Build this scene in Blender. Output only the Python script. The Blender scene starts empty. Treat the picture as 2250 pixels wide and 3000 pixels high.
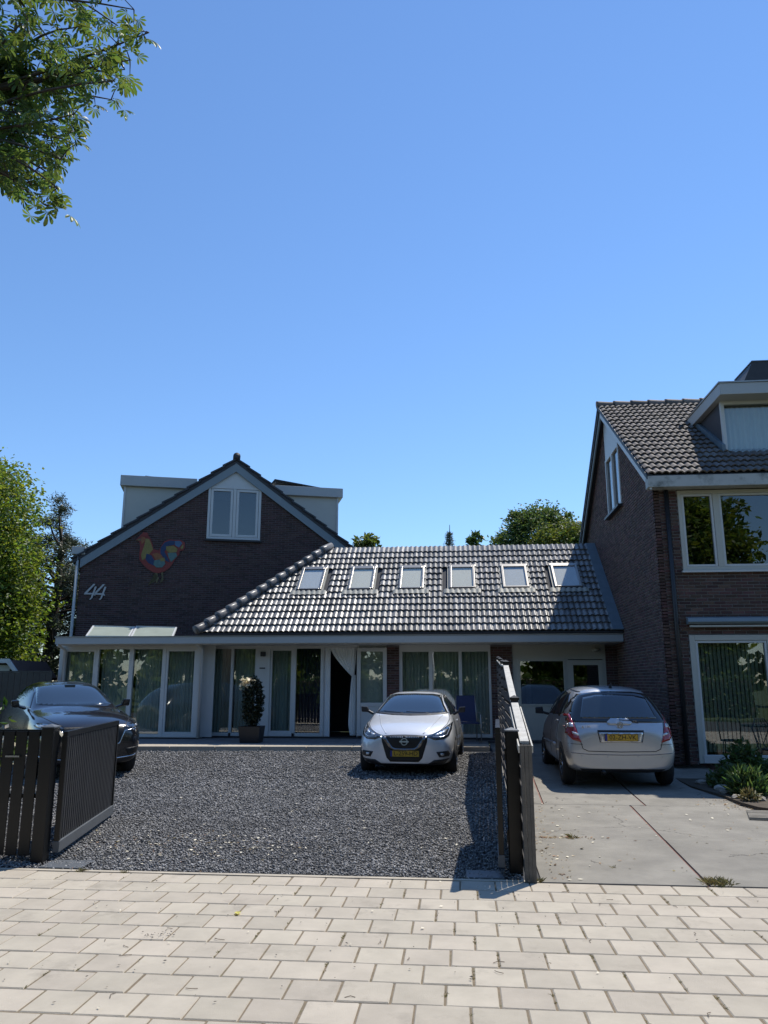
import bpy, bmesh, math, random
import numpy as np
from mathutils import Vector, Matrix, Euler
from mathutils.bvhtree import BVHTree
R = math.radians
random.seed(7); RNG = np.random.default_rng(7)
S = bpy.context.scene
COL = S.collection

# ---------------------------------------------------------------- camera, sky, sun, exposure
cam = bpy.data.cameras.new('camera'); camo = bpy.data.objects.new('camera', cam); COL.objects.link(camo)
camo.location = (0, 0, 1.62); camo.rotation_euler = (R(90 + 12.5), 0, R(5.5))
cam.sensor_fit = 'VERTICAL'; cam.sensor_height = 24; cam.lens = 24 * 2253 / 3000
cam.clip_end = 2000; cam.clip_start = .05
S.camera = camo
SUN = Vector((.34, .45, 1.0)).normalized()          # direction towards the sun
EL = math.asin(SUN.z); AZ = math.atan2(SUN.x, SUN.y)
W = bpy.data.worlds.new('World'); S.world = W; W.use_nodes = True
wn = W.node_tree; bg = wn.nodes['Background']
sky = wn.nodes.new('ShaderNodeTexSky'); sky.sky_type = 'NISHITA'; sky.sun_disc = False
sky.sun_elevation = EL; sky.sun_rotation = AZ
sky.air_density = 1.2; sky.dust_density = 0; sky.ozone_density = 10; sky.altitude = 0
wn.links.new(sky.outputs[0], bg.inputs[0]); bg.inputs[1].default_value = .15
sl = bpy.data.lights.new('sun', 'SUN'); sl.energy = 4.6; sl.angle = R(.53); sl.color = (1, .945, .85)
so = bpy.data.objects.new('sun', sl); COL.objects.link(so)
so.rotation_euler = (-SUN).to_track_quat('-Z', 'Y').to_euler(); so.location = (20, 30, 60)
S.view_settings.view_transform = 'Standard'; S.view_settings.look = 'None'
S.view_settings.exposure = .18; S.view_settings.gamma = 1; S.view_settings.use_curve_mapping = False
S.render.engine = 'CYCLES'
S.cycles.max_bounces = 8; S.cycles.transparent_max_bounces = 12; S.cycles.use_denoising = True
S.cycles.caustics_reflective = False; S.cycles.caustics_refractive = False

# ---------------------------------------------------------------- materials
MT = {}
def _nt(name):
    m = bpy.data.materials.new(name); m.use_nodes = True
    nt = m.node_tree; b = nt.nodes['Principled BSDF']; MT[name] = m
    return m, nt, b
def _math(nt, op, a, b=None, c=None):
    n = nt.nodes.new('ShaderNodeMath'); n.operation = op
    for i, v in enumerate((a, b, c)):
        if v is None: continue
        if isinstance(v, (int, float)): n.inputs[i].default_value = v
        else: nt.links.new(v, n.inputs[i])
    return n.outputs[0]
def _rand(nt):
    g = nt.nodes.new('ShaderNodeNewGeometry'); o = nt.nodes.new('ShaderNodeObjectInfo')
    return _math(nt, 'FRACT', _math(nt, 'ADD', g.outputs['Random Per Island'], o.outputs['Random']))
def mat(name, c, rough=.6, metal=0., nv=.12, ns=6., iv=0., bump=0., bs=80., coat=0., spec=.5, ior=1.5,
        stain=None, sscale=2., sth=.55, ih=0., rv=0., sheen=0., det=4., crack=0.):
    """procedural material: colour with noise (nv), variation from piece to piece (iv, hue ih), fine relief and stains"""
    m, nt, b = _nt(name)
    tc = nt.nodes.new('ShaderNodeNewGeometry'); ob = tc.outputs['Position']
    no = nt.nodes.new('ShaderNodeTexNoise'); no.inputs['Scale'].default_value = ns; no.inputs['Detail'].default_value = det
    no.inputs['Roughness'].default_value = .65; nt.links.new(ob, no.inputs['Vector'])
    v = _math(nt, 'MULTIPLY_ADD', no.outputs['Fac'], 2 * nv * 1.6, 1 - nv * 1.6)
    h = nt.nodes.new('ShaderNodeHueSaturation'); h.inputs['Color'].default_value = (*c, 1)
    col = h.outputs[0]
    if iv or ih:
        r = _rand(nt); v = _math(nt, 'MULTIPLY', v, _math(nt, 'MULTIPLY_ADD', r, 2 * iv, 1 - iv))
        r2 = _math(nt, 'FRACT', _math(nt, 'MULTIPLY', r, 17.31))
        nt.links.new(_math(nt, 'MULTIPLY_ADD', r2, 2 * ih, .5 - ih), h.inputs['Hue'])
    nt.links.new(v, h.inputs['Value'])
    if stain:
        n2 = nt.nodes.new('ShaderNodeTexNoise'); n2.inputs['Scale'].default_value = sscale; n2.inputs['Detail'].default_value = 6
        n2.inputs['Roughness'].default_value = .7; nt.links.new(ob, n2.inputs['Vector'])
        rp = nt.nodes.new('ShaderNodeMapRange'); nt.links.new(n2.outputs['Fac'], rp.inputs[0])
        rp.inputs[1].default_value = sth; rp.inputs[2].default_value = sth + .18
        mx = nt.nodes.new('ShaderNodeMix'); mx.data_type = 'RGBA'
        nt.links.new(rp.outputs[0], mx.inputs[0]); nt.links.new(col, mx.inputs[6]); mx.inputs[7].default_value = (*stain, 1)
        col = mx.outputs[2]
    if crack:                       # hairline cracks, only here and there
        ad = nt.nodes.new('ShaderNodeVectorMath'); ad.operation = 'MULTIPLY_ADD'; nt.links.new(no.outputs['Color'], ad.inputs[0])
        ad.inputs[1].default_value = (.5, .5, .5); nt.links.new(ob, ad.inputs[2])
        vo = nt.nodes.new('ShaderNodeTexVoronoi'); vo.feature = 'DISTANCE_TO_EDGE'; vo.inputs['Scale'].default_value = crack; nt.links.new(ad.outputs[0], vo.inputs['Vector'])
        lt = _math(nt, 'LESS_THAN', vo.outputs['Distance'], .0045)
        n4 = nt.nodes.new('ShaderNodeTexNoise'); n4.inputs['Scale'].default_value = .9; nt.links.new(ob, n4.inputs['Vector'])
        mk = _math(nt, 'MULTIPLY', lt, _math(nt, 'GREATER_THAN', n4.outputs['Fac'], .52))
        n5 = nt.nodes.new('ShaderNodeTexNoise'); n5.inputs['Scale'].default_value = 4.5; n5.inputs['Detail'].default_value = 3; nt.links.new(ob, n5.inputs['Vector'])
        r5 = nt.nodes.new('ShaderNodeMapRange'); nt.links.new(n5.outputs['Fac'], r5.inputs[0]); r5.inputs[1].default_value = .68; r5.inputs[2].default_value = .74
        mk = _math(nt, 'MAXIMUM', _math(nt, 'MULTIPLY', mk, .7), _math(nt, 'MULTIPLY', r5.outputs[0], .45))
        mx = nt.nodes.new('ShaderNodeMix'); mx.data_type = 'RGBA'; nt.links.new(mk, mx.inputs[0]); nt.links.new(col, mx.inputs[6]); mx.inputs[7].default_value = (.075, .068, .058, 1); col = mx.outputs[2]
    nt.links.new(col, b.inputs['Base Color'])
    if rv: nt.links.new(_math(nt, 'MULTIPLY_ADD', no.outputs['Fac'], 2 * rv, rough - rv), b.inputs['Roughness'])
    else: b.inputs['Roughness'].default_value = rough
    b.inputs['Metallic'].default_value = metal; b.inputs['Coat Weight'].default_value = coat
    b.inputs['Coat Roughness'].default_value = .04
    b.inputs['Specular IOR Level'].default_value = spec; b.inputs['IOR'].default_value = ior
    if sheen: b.inputs['Sheen Weight'].default_value = sheen
    if bump:
        n3 = nt.nodes.new('ShaderNodeTexNoise'); n3.inputs['Scale'].default_value = bs; n3.inputs['Detail'].default_value = 5
        nt.links.new(ob, n3.inputs['Vector'])
        bp = nt.nodes.new('ShaderNodeBump'); bp.inputs['Strength'].default_value = bump; bp.inputs['Distance'].default_value = .01
        nt.links.new(n3.outputs['Fac'], bp.inputs['Height']); nt.links.new(bp.outputs[0], b.inputs['Normal'])
    return m
def leafmat(name, c, iv=.35, ih=.03, trans=.35, rough=.45):
    m, nt, b = _nt(name)
    h = nt.nodes.new('ShaderNodeHueSaturation'); h.inputs['Color'].default_value = (*c, 1)
    r = _rand(nt)
    nt.links.new(_math(nt, 'MULTIPLY_ADD', r, 2 * iv, 1 - iv), h.inputs['Value'])
    nt.links.new(_math(nt, 'MULTIPLY_ADD', _math(nt, 'FRACT', _math(nt, 'MULTIPLY', r, 13.7)), 2 * ih, .5 - ih), h.inputs['Hue'])
    nt.links.new(h.outputs[0], b.inputs['Base Color']); b.inputs['Roughness'].default_value = rough
    h2 = nt.nodes.new('ShaderNodeHueSaturation'); nt.links.new(h.outputs[0], h2.inputs['Color'])
    h2.inputs['Value'].default_value = 1.7; h2.inputs['Saturation'].default_value = 1.1; h2.inputs['Hue'].default_value = .48
    t = nt.nodes.new('ShaderNodeBsdfTranslucent'); nt.links.new(h2.outputs[0], t.inputs[0])
    mx = nt.nodes.new('ShaderNodeMixShader'); mx.inputs[0].default_value = trans
    nt.links.new(b.outputs[0], mx.inputs[1]); nt.links.new(t.outputs[0], mx.inputs[2])
    nt.links.new(mx.outputs[0], nt.nodes['Material Output'].inputs[0])
    return m
def glassmat(name, tint=(.85, .92, .9), ior=.10, rough=.0):
    m, nt, b = _nt(name); nt.nodes.remove(b)
    lw = nt.nodes.new('ShaderNodeLayerWeight'); lw.inputs[0].default_value = .5
    fac = _math(nt, 'MULTIPLY_ADD', _math(nt, 'POWER', lw.outputs['Facing'], 4.), 1 - ior, ior)      # Schlick, same from both sides
    t = nt.nodes.new('ShaderNodeBsdfTransparent'); t.inputs[0].default_value = (*tint, 1)
    g = nt.nodes.new('ShaderNodeBsdfGlossy'); g.inputs['Roughness'].default_value = rough
    # slight unevenness of float glass
    tc = nt.nodes.new('ShaderNodeTexCoord'); no = nt.nodes.new('ShaderNodeTexNoise'); no.inputs['Scale'].default_value = 1.3
    nt.links.new(tc.outputs['Object'], no.inputs['Vector'])
    bp = nt.nodes.new('ShaderNodeBump'); bp.inputs['Strength'].default_value = .05; bp.inputs['Distance'].default_value = .02
    nt.links.new(no.outputs['Fac'], bp.inputs['Height']); nt.links.new(bp.outputs[0], g.inputs['Normal'])
    mx = nt.nodes.new('ShaderNodeMixShader')
    nt.links.new(fac, mx.inputs[0]); nt.links.new(t.outputs[0], mx.inputs[1]); nt.links.new(g.outputs[0], mx.inputs[2])
    nt.links.new(mx.outputs[0], nt.nodes['Material Output'].inputs[0])
    return m

mat('white_paint', (.56, .565, .55), .45, nv=.05, ns=3, bump=.05, bs=40, stain=(.43, .43, .40), sscale=1.3, sth=.66)
mat('cream_paint', (.47, .465, .41), .5, nv=.05, ns=3, stain=(.36, .35, .30), sscale=1.1, sth=.66)
mat('grey_fascia', (.41, .425, .42), .5, nv=.06, ns=2, stain=(.25, .26, .26), sscale=2.2, sth=.62)
mat('blue_grey_board', (.20, .245, .27), .5, nv=.06, ns=2)
mat('dirty_fascia', (.44, .45, .43), .6, nv=.10, ns=3, stain=(.13, .14, .125), sscale=2.6, sth=.53)
mat('brick_dark', (.066, .034, .030), .85, nv=.2, ns=30, iv=.42, ih=.02, bump=.35, bs=140)
mat('brick_brown', (.088, .047, .038), .85, nv=.2, ns=30, iv=.45, ih=.025, bump=.35, bs=140)
mat('mortar', (.19, .18, .17), .95, nv=.15, ns=20, bump=.2, bs=120)
mat('mortar_dark', (.150, .138, .140), .95, nv=.15, ns=20, bump=.2, bs=120)
mat('tile_glazed', (.185, .180, .175), .29, nv=.30, ns=5, iv=.32, spec=.14, rv=.06, bump=.12, bs=90, stain=(.24, .225, .165), sscale=2.4, sth=.60)
mat('tile_matt', (.145, .124, .110), .75, nv=.25, ns=14, iv=.28, ih=.012, spec=.35, bump=.3, bs=90, stain=(.24, .23, .17), sscale=7, sth=.64)
mat('tile_black', (.035, .036, .042), .6, nv=.15, ns=8, iv=.2)
mat('lead', (.13, .17, .20), .5, nv=.2, ns=5, bump=.2, bs=12)
mat('lead_light', (.34, .33, .28), .6, nv=.25, ns=12, bump=.3, bs=30)
mat('alu', (.36, .34, .31), .35, metal=.7, nv=.08)
mat('black_metal', (.008, .0085, .009), .32, nv=.1, spec=.35)
mat('black_slat', (.028, .029, .031), .36, nv=.25, ns=5, spec=.5, iv=.15)
mat('black_plastic', (.02, .02, .022), .45)
mat('dark_wood', (.040, .034, .030), .8, nv=.35, ns=7, iv=.3, bump=.3, bs=60)
mat('weathered_wood', (.50, .48, .43), .85, nv=.30, ns=9, bump=.4, bs=50, stain=(.34, .31, .26), sscale=9, sth=.60)
mat('grey_wood', (.10, .092, .078), .85, nv=.35, ns=9, iv=.2, bump=.4, bs=60)
mat('paver', (.415, .365, .290), .9, nv=.15, ns=3.5, iv=.09, ih=.004, bump=.35, bs=220, stain=(.28, .245, .195), sscale=2.2, sth=.57)
mat('joint_sand', (.185, .145, .095), .95, nv=.35, ns=25, bump=.5, bs=160, stain=(.10, .11, .05), sscale=9, sth=.56)
mat('concrete', (.232, .215, .182), .92, nv=.34, ns=1.7, iv=.09, bump=.3, bs=180, stain=(.20, .185, .16), sscale=1.6, sth=.53, crack=.55, det=8)
mat('red_grit', (.24, .13, .105), .95, nv=.3, ns=30, bump=.6, bs=120)
mat('terrace_stone', (.17, .17, .175), .85, nv=.1, ns=4, iv=.06, bump=.15, bs=90)
mat('gravel_base', (.045, .046, .050), .95, nv=.5, ns=60, bump=1., bs=90)
mat('gravel_stone', (.215, .210, .205), .85, nv=.34, ns=.9, iv=.58, ih=.02, stain=(.16, .155, .150), sscale=.7, sth=.56)
mat('steel_plate', (.12, .13, .14), .5, metal=.3, nv=.15)
mat('earth', (.075, .058, .040), .95, nv=.4, ns=9, bump=.8, bs=30)
mat('lawn', (.060, .085, .025), .95, nv=.4, ns=3, bump=.6, bs=40)
mat('asphalt', (.06, .06, .06), .9, nv=.2, ns=20, bump=.4, bs=120)
mat('stone_light', (.33, .30, .25), .85, nv=.2, ns=10, iv=.3, bump=.3)
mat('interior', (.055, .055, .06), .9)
mat('curtain', (.47, .50, .47), .9, nv=.06, ns=3)
mat('sheer', (.72, .73, .72), .9, nv=.05, ns=3)
mat('blind_green', (.25, .265, .22), .85, nv=.12, ns=4, iv=.12)
mat('navy', (.03, .04, .10), .8)
glassmat('glass', (.84, .88, .86), .12); glassmat('glass_dark', (.35, .40, .42), .13); glassmat('glass_sky', (.97, .97, .95), .04)
mat('roller_blind', (.80, .78, .68), .8, nv=.05)
mat('roller_blue', (.56, .60, .64), .7, nv=.05)
mat('bark', (.075, .058, .045), .95, nv=.3, ns=8, bump=.8, bs=25)
leafmat('leaf_broad', (.120, .175, .032), trans=.5); leafmat('leaf_dark', (.075, .118, .032), trans=.4); leafmat('leaf_pine', (.070, .088, .052), trans=.2, iv=.5)
leafmat('leaf_chestnut', (.075, .118, .028), trans=.48, iv=.4, ih=.03); leafmat('leaf_hedge', (.055, .105, .022)); leafmat('leaf_yellow', (.115, .150, .030))
leafmat('leaf_shrub', (.022, .030, .014), trans=.15); leafmat('leaf_pale', (.66, .60, .44), trans=.3, iv=.25); leafmat('grass_weed', (.16, .15, .06), trans=.3, iv=.4)
leafmat('grass_green', (.085, .15, .045), trans=.3, iv=.4); leafmat('dry_leaf', (.30, .22, .11), iv=.6, ih=.03); leafmat('yellow_leaf', (.70, .62, .16), iv=.15, ih=.01)

# ---------------------------------------------------------------- mesh helpers
WM = {}                                   # world matrix of every object we build (before any depsgraph update)
def _wm(o): return WM[o.name] if o is not None else Matrix()
def link(o, parent=None, basis=None):
    COL.objects.link(o)
    if parent is not None: o.parent = parent
    B = basis if basis is not None else Matrix()
    o.matrix_basis = B; WM[o.name] = _wm(parent) @ B
    return o
def tag(o, label=None, cat=None, group=None, kind=None):
    if label: o['label'] = label
    if cat: o['category'] = cat
    if group: o['group'] = group
    if kind: o['kind'] = kind
    return o
def thing(name, label, cat, loc=(0, 0, 0), rz=0., group=None):
    o = bpy.data.objects.new(name, None); o.empty_display_size = .2
    link(o, None, Matrix.Translation(loc) @ Matrix.Rotation(rz, 4, 'Z'))
    return tag(o, label, cat, group)
def inst(name, mesh, parent, M):
    return link(bpy.data.objects.new(name, mesh), parent, M)
class MB:
    def __init__(s): s.v = []; s.f = []
    def add(s, vs, fs):
        n = len(s.v); s.v += [tuple(p) for p in vs]; s.f += [tuple(i + n for i in f) for f in fs]; return s
    def box(s, x0, x1, y0, y1, z0, z1):
        return s.add([(x0, y0, z0), (x1, y0, z0), (x1, y1, z0), (x0, y1, z0), (x0, y0, z1), (x1, y0, z1), (x1, y1, z1), (x0, y1, z1)],
                     [(0, 3, 2, 1), (4, 5, 6, 7), (0, 1, 5, 4), (1, 2, 6, 5), (2, 3, 7, 6), (3, 0, 4, 7)])
    def bar(s, a, b, w, h, up=(0, 0, 1)):
        """square bar from a to b, w sideways, h along up"""
        a = Vector(a); b = Vector(b); d = (b - a).normalized(); u = Vector(up); r = d.cross(u).normalized(); u = r.cross(d)
        vs = []
        for p in (a, b):
            for i, j in ((-1, -1), (1, -1), (1, 1), (-1, 1)): vs.append(p + r * (i * w / 2) + u * (j * h / 2))
        return s.add(vs, [(0, 1, 2, 3), (7, 6, 5, 4), (0, 4, 5, 1), (1, 5, 6, 2), (2, 6, 7, 3), (3, 7, 4, 0)])
    def prism(s, poly, y0, y1, axis='y'):
        """polygon (a, b) extruded along an axis: 'y' -> (a, y, b); 'x' -> (x, a, b); 'z' -> (a, b, z)"""
        n = len(poly); f = {'y': lambda a, b, t: (a, t, b), 'x': lambda a, b, t: (t, a, b), 'z': lambda a, b, t: (a, b, t)}[axis]
        vs = [f(a, b, y0) for a, b in poly] + [f(a, b, y1) for a, b in poly]
        fs = [tuple(range(n)), tuple(range(2 * n - 1, n - 1, -1))] + [(i, i + n, (i + 1) % n + n, (i + 1) % n) for i in range(n)]
        return s.add(vs, fs)
    def tube(s, pts, r, n=8, caps=True):
        pts = [Vector(p) for p in pts]; rs = r if isinstance(r, (list, tuple)) else [r] * len(pts)
        rings = []; vs = []
        ref = Vector((0, 0, 1))
        for i, p in enumerate(pts):
            d = (pts[min(i + 1, len(pts) - 1)] - pts[max(i - 1, 0)]).normalized()
            if abs(d.dot(ref)) > .95: ref = Vector((1, .2, 0)).normalized()
            u = d.cross(ref).normalized(); w = d.cross(u)
            for k in range(n):
                a = 2 * math.pi * k / n; vs.append(p + (u * math.cos(a) + w * math.sin(a)) * rs[i])
        fs = [(i * n + k, i * n + (k + 1) % n, (i + 1) * n + (k + 1) % n, (i + 1) * n + k) for i in range(len(pts) - 1) for k in range(n)]
        if caps: fs += [tuple(range(n - 1, -1, -1)), tuple((len(pts) - 1) * n + k for k in range(n))]
        return s.add(vs, fs)
    def lathe(s, prof, n=24, axis='z', c=(0, 0, 0)):
        vs = []; m = len(prof)
        for k in range(n):
            a = 2 * math.pi * k / n
            for r, h in prof:
                x, y = r * math.cos(a), r * math.sin(a)
                p = (x, y, h) if axis == 'z' else (h, x, y)
                vs.append((p[0] + c[0], p[1] + c[1], p[2] + c[2]))
        fs = [(k * m + i, ((k + 1) % n) * m + i, ((k + 1) % n) * m + i + 1, k * m + i + 1) for k in range(n) for i in range(m - 1)]
        return s.add(vs, fs)
    def grid(s, fn, nu, nv):
        vs = [fn(i / nu, j / nv) for j in range(nv + 1) for i in range(nu + 1)]
        return s.add(vs, [(j * (nu + 1) + i, j * (nu + 1) + i + 1, (j + 1) * (nu + 1) + i + 1, (j + 1) * (nu + 1) + i) for j in range(nv) for i in range(nu)])
    def mesh(s, name, m, smooth=False, fix=True):
        me = bpy.data.meshes.new(name); me.from_pydata(s.v, [], s.f)
        if m: me.materials.append(MT[m])
        if fix:
            b = bmesh.new(); b.from_mesh(me); bmesh.ops.recalc_face_normals(b, faces=b.faces); b.to_mesh(me); b.free()
        if smooth: me.polygons.foreach_set('use_smooth', [True] * len(me.polygons))
        me.update(); return me
    def build(s, name, m, parent=None, local=False, smooth=False, bevel=0., kind=None, label=None, basis=None):
        """one mesh object; coordinates are world ones unless local"""
        if not local and parent is not None:
            I = _wm(parent).inverted(); s.v = [tuple(I @ Vector(p)) for p in s.v]
        o = link(bpy.data.objects.new(name, s.mesh(name, m, smooth)), parent, basis)
        if bevel:
            md = o.modifiers.new('bevel', 'BEVEL'); md.width = bevel; md.segments = 2; md.limit_method = 'ANGLE'
        return tag(o, label, kind=kind)
def npmesh(name, V, F, m, smooth=False):
    """mesh from numpy arrays; F all triangles or all quads"""
    me = bpy.data.meshes.new(name); k = F.shape[1]
    me.vertices.add(len(V)); me.vertices.foreach_set('co', V.astype(np.float32).ravel())
    me.loops.add(F.size); me.loops.foreach_set('vertex_index', F.astype(np.int32).ravel())
    me.polygons.add(len(F)); me.polygons.foreach_set('loop_start', np.arange(0, F.size, k, dtype=np.int32))
    if smooth: me.polygons.foreach_set('use_smooth', np.ones(len(F), dtype=bool))
    me.materials.append(MT[m]); me.update(calc_edges=True); me.validate()
    return me
def text_mesh(txt, size, m, ext=.001, name='lettering', align='CENTER'):
    c = bpy.data.curves.new(name, 'FONT'); c.body = txt; c.size = size; c.extrude = ext; c.align_x = align; c.align_y = 'CENTER'
    c.resolution_u = 4
    o = bpy.data.objects.new(name, c); COL.objects.link(o)
    dg = bpy.context.evaluated_depsgraph_get()
    me = bpy.data.meshes.new_from_object(o.evaluated_get(dg)); me.name = name
    bpy.data.objects.remove(o); bpy.data.curves.remove(c)
    me.materials.clear(); me.materials.append(MT[m]); return me
def lerp(a, b, t): return a + (b - a) * t
GP = [(-1e3, -.0), (7, 0), (13, .06), (16.6, .20), (18, .235), (40, .26)]
def gh(y):
    """height of the yard: it rises gently from the pavement to the houses"""
    for (a, p), (b, q) in zip(GP, GP[1:]):
        if y <= b: return lerp(p, q, (y - a) / (b - a))
    return GP[-1][1]
# ================================================================ the setting: ground, road, pavement, gravel, drive, terrace
def struct(o): return tag(o, kind='structure')
struct(MB().box(-300, 300, -300, 600, -.6, -.16).build('ground', 'lawn'))
struct(MB().box(-60, 60, -7.5, 1.3, -.3, -.10).build('road', 'asphalt'))
struct(MB().box(-60, 60, -9.5, -7.5, -.3, -.015).build('verge', 'lawn'))
# pavement: sand bed with one object for each concrete paver
PV = .285; JT = .011
pav = struct(MB().box(-16, 12, 1.3, 6.985, -.16, -.007).build('pavement', 'joint_sand'))
def paver_mesh():
    m = MB(); h = PV - JT; c = .006
    m.add([(0, 0, -.05), (h, 0, -.05), (h, h, -.05), (0, h, -.05), (0, 0, -c), (h, 0, -c), (h, h, -c), (0, h, -c),
           (c, c, 0), (h - c, c, 0), (h - c, h - c, 0), (c, h - c, 0)],
          [(0, 1, 5, 4), (1, 2, 6, 5), (2, 3, 7, 6), (3, 0, 4, 7), (4, 5, 9, 8), (5, 6, 10, 9), (6, 7, 11, 10), (7, 4, 8, 11), (8, 9, 10, 11)])
    return m
pm = paver_mesh().mesh('paver', 'paver'); rest = MB(); base = paver_mesh()
for r in range(20):
    y = 6.985 - (r + 1) * PV
    x0 = -.05 + (r % 2) * .1425 + .035 * (y - 6)
    for i in range(-54, 40):
        x = x0 + i * PV
        if x < -15.9 or x > 11.6: continue
        j = Vector((random.gauss(0, .0012), random.gauss(0, .0012), random.gauss(0, .0010) - .001))
        E_ = Euler((random.gauss(0, .0025), random.gauss(0, .0025), random.gauss(0, .005)))
        curve = .0015 * (x + .4) ** 2 * max(0, (7 - y)) / 2.5
        M = Matrix.Translation(Vector((x, y + curve, 0)) + j) @ E_.to_matrix().to_4x4()
        if r < 11 and -.58 * y - .25 < x < .41 * y + .05: inst('paver', pm, pav, M)
        else: rest.add([M @ Vector(p) for p in base.v], base.f)
rest.build('pavers', 'paver', pav, kind='stuff')
struct(MB().box(-16, .62, 6.99, 7.045, -.2, .002).build('edging_strip', 'paver'))

# gravel yard
def sheet(x0, x1, ys, dz):
    m = MB()
    for a, b in zip(ys, ys[1:]):
        m.add([(x0, a, gh(a) + dz), (x1, a, gh(a) + dz), (x1, b, gh(b) + dz), (x0, b, gh(b) + dz)], [(0, 1, 2, 3)])
    return m
struct(sheet(-16, .66, [7.045, 9, 11, 13, 14.8, 16.6, 18.4], -.012).build('yard', 'gravel_base'))
def stones(n_per, y0, y1, rmin, rmax):
    A = []
    for y in np.arange(y0, y1, .25):
        xl = max(-12.5, -.66 * y - .6); xr = .50 + .03 * (y - 7)
        n = int(n_per * .25 * (xr - xl))
        A.append(np.column_stack([RNG.uniform(xl, xr, n), RNG.uniform(y, y + .25, n), RNG.uniform(rmin, rmax, n)]))
    return np.concatenate(A)
P = np.concatenate([stones(2300, 7.05, 9.5, .0065, .0135), stones(1500, 9.5, 12, .008, .0155), stones(750, 12, 16.6, .010, .019)])
kerb_y = lambda x: 16.50 + (x + 6.9) * .075
P = P[P[:, 1] < kerb_y(P[:, 0]) - .03]
n = len(P)
octa = np.array([(1, 0, 0), (-1, 0, 0), (0, 1, 0), (0, -1, 0), (0, 0, 1), (0, 0, -1)], float)
tri = np.array([(0, 2, 4), (2, 1, 4), (1, 3, 4), (3, 0, 4), (2, 0, 5), (1, 2, 5), (3, 1, 5), (0, 3, 5)])
V = octa[None] * RNG.uniform(.55, 1.3, (n, 6, 1)) + RNG.normal(0, .22, (n, 6, 3))
a = RNG.uniform(0, 6.28, n); b_ = RNG.uniform(-.7, .7, n)
ca, sa, cb, sb = np.cos(a), np.sin(a), np.cos(b_), np.sin(b_)
Rm = np.stack([np.stack([ca, -sa * cb, sa * sb], 1), np.stack([sa, ca * cb, -ca * sb], 1), np.stack([0 * a, sb, cb], 1)], 1)
V = np.einsum('nij,nkj->nki', Rm, V) * P[:, 2][:, None, None] * np.array([1.15, 1., .8])
ghv = np.interp(P[:, 1], [p[0] for p in GP], [p[1] for p in GP])
V += np.stack([P[:, 0], P[:, 1], ghv + RNG.uniform(-.006, .010, n)], 1)[:, None, :]
F = (tri[None] + (np.arange(n) * 6)[:, None, None]).reshape(-1, 3)
g = link(bpy.data.objects.new('gravel', npmesh('gravel', V.reshape(-1, 3), F, 'gravel_stone')))
tag(g, 'loose dark grey stone chippings covering the parking yard', 'gravel', kind='stuff')

# concrete drive of large slabs
drv = struct(sheet(.66, 4.6, [6.99, 9, 11, 13, 14.8, 16.6, 18.4, 19.2], -.014).build('driveway', 'red_grit'))
rows = [(7.0, 8.79), (8.80, 10.985), (11.0, 13.34), (13.355, 15.6), (15.612, 17.6), (17.61, 19.2)]
for r, (a, b) in enumerate(rows):
    if r < 2: cuts = [(.63, .66), (2.0 + .052 * (a - 7.19), 2.0 + .052 * (b - 7.19)), (4.35, 4.4)]
    else: cuts = [(.63, .66), (1.10 + .04 * (a - 11.76), 1.10 + .04 * (b - 11.76)), (2.40 + .04 * (a - 11), 2.40 + .04 * (b - 11)), (4.35, 4.4)]
    for (p0, p1), (q0, q1) in zip(cuts, cuts[1:]):
        gp = .013; t = random.uniform(-.003, .003)
        m = MB(); za, zb = gh(a) + t, gh(b) + t
        m.add([(p0 + gp, a, za - .06), (q0 - gp, a, za - .06), (q1 - gp, b, zb - .06), (p1 + gp, b, zb - .06),
               (p0 + gp, a, za), (q0 - gp, a, za), (q1 - gp, b, zb), (p1 + gp, b, zb)],
              [(0, 1, 5, 4), (1, 2, 6, 5), (2, 3, 7, 6), (3, 0, 4, 7), (4, 5, 6, 7)])
        m.build('slab', 'concrete', drv, bevel=.004)
# terrace with its pale kerb, running obliquely in front of the low house
TZ = .29
ter = MB(); ter.prism([(-12, kerb_y(-12) + .66), (.62, kerb_y(.62) + .66), (.62, 19.3), (-12, 19.3)], -.1, TZ - .012, 'z')
ter = struct(ter.build('terrace', 'mortar'))
for i in range(-30, 2):
    for j in range(6):
        x0, x1 = i * .4, i * .4 + .392; 
        ya, yb = 16.6 + j * .5, 16.6 + j * .5 + .49
        lo = max(kerb_y(x0), kerb_y(x1)) + .67
        if yb < lo + .05 or x0 < -12 or x1 > .62: continue
        MB().box(x0, x1, max(ya, lo), yb, TZ - .03, TZ).build('terrace_slab', 'terrace_stone', ter)
kb = MB()
for i in range(13):
    x0 = -12 + i * .97; x1 = min(x0 + .962, .6)
    k = MB().prism([(x0, kerb_y(x0)), (x1, kerb_y(x1)), (x1, kerb_y(x1) + .655), (x0, kerb_y(x0) + .655)], .1, TZ + .004, 'z')
    k.build('kerb_stone', 'paver', ter, bevel=.01)
# planting bed under the neighbour's window
bed = MB().prism([(3.52, 14.7), (3.46, 12.7), (3.62, 11.7), (3.64, 11.1), (3.72, 10.7), (4.4, 10.0), (12, 9.9), (12, 14.7)], -.1, .085, 'z')
struct(bed.build('planting_bed', 'earth'))
struct(MB().box(4.40, 12, 6.99, 11.6, -.1, .0).build('front_garden', 'lawn'))
# metal pads of the gates
for x0, x1, y0, y1 in ((-3.78, -3.40, 7.06, 7.36), (.02, .34, 7.06, 7.32)):
    struct(MB().box(x0, x1, y0, y1, -.05, .012).build('ground_plate', 'steel_plate', None, bevel=.004))
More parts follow.
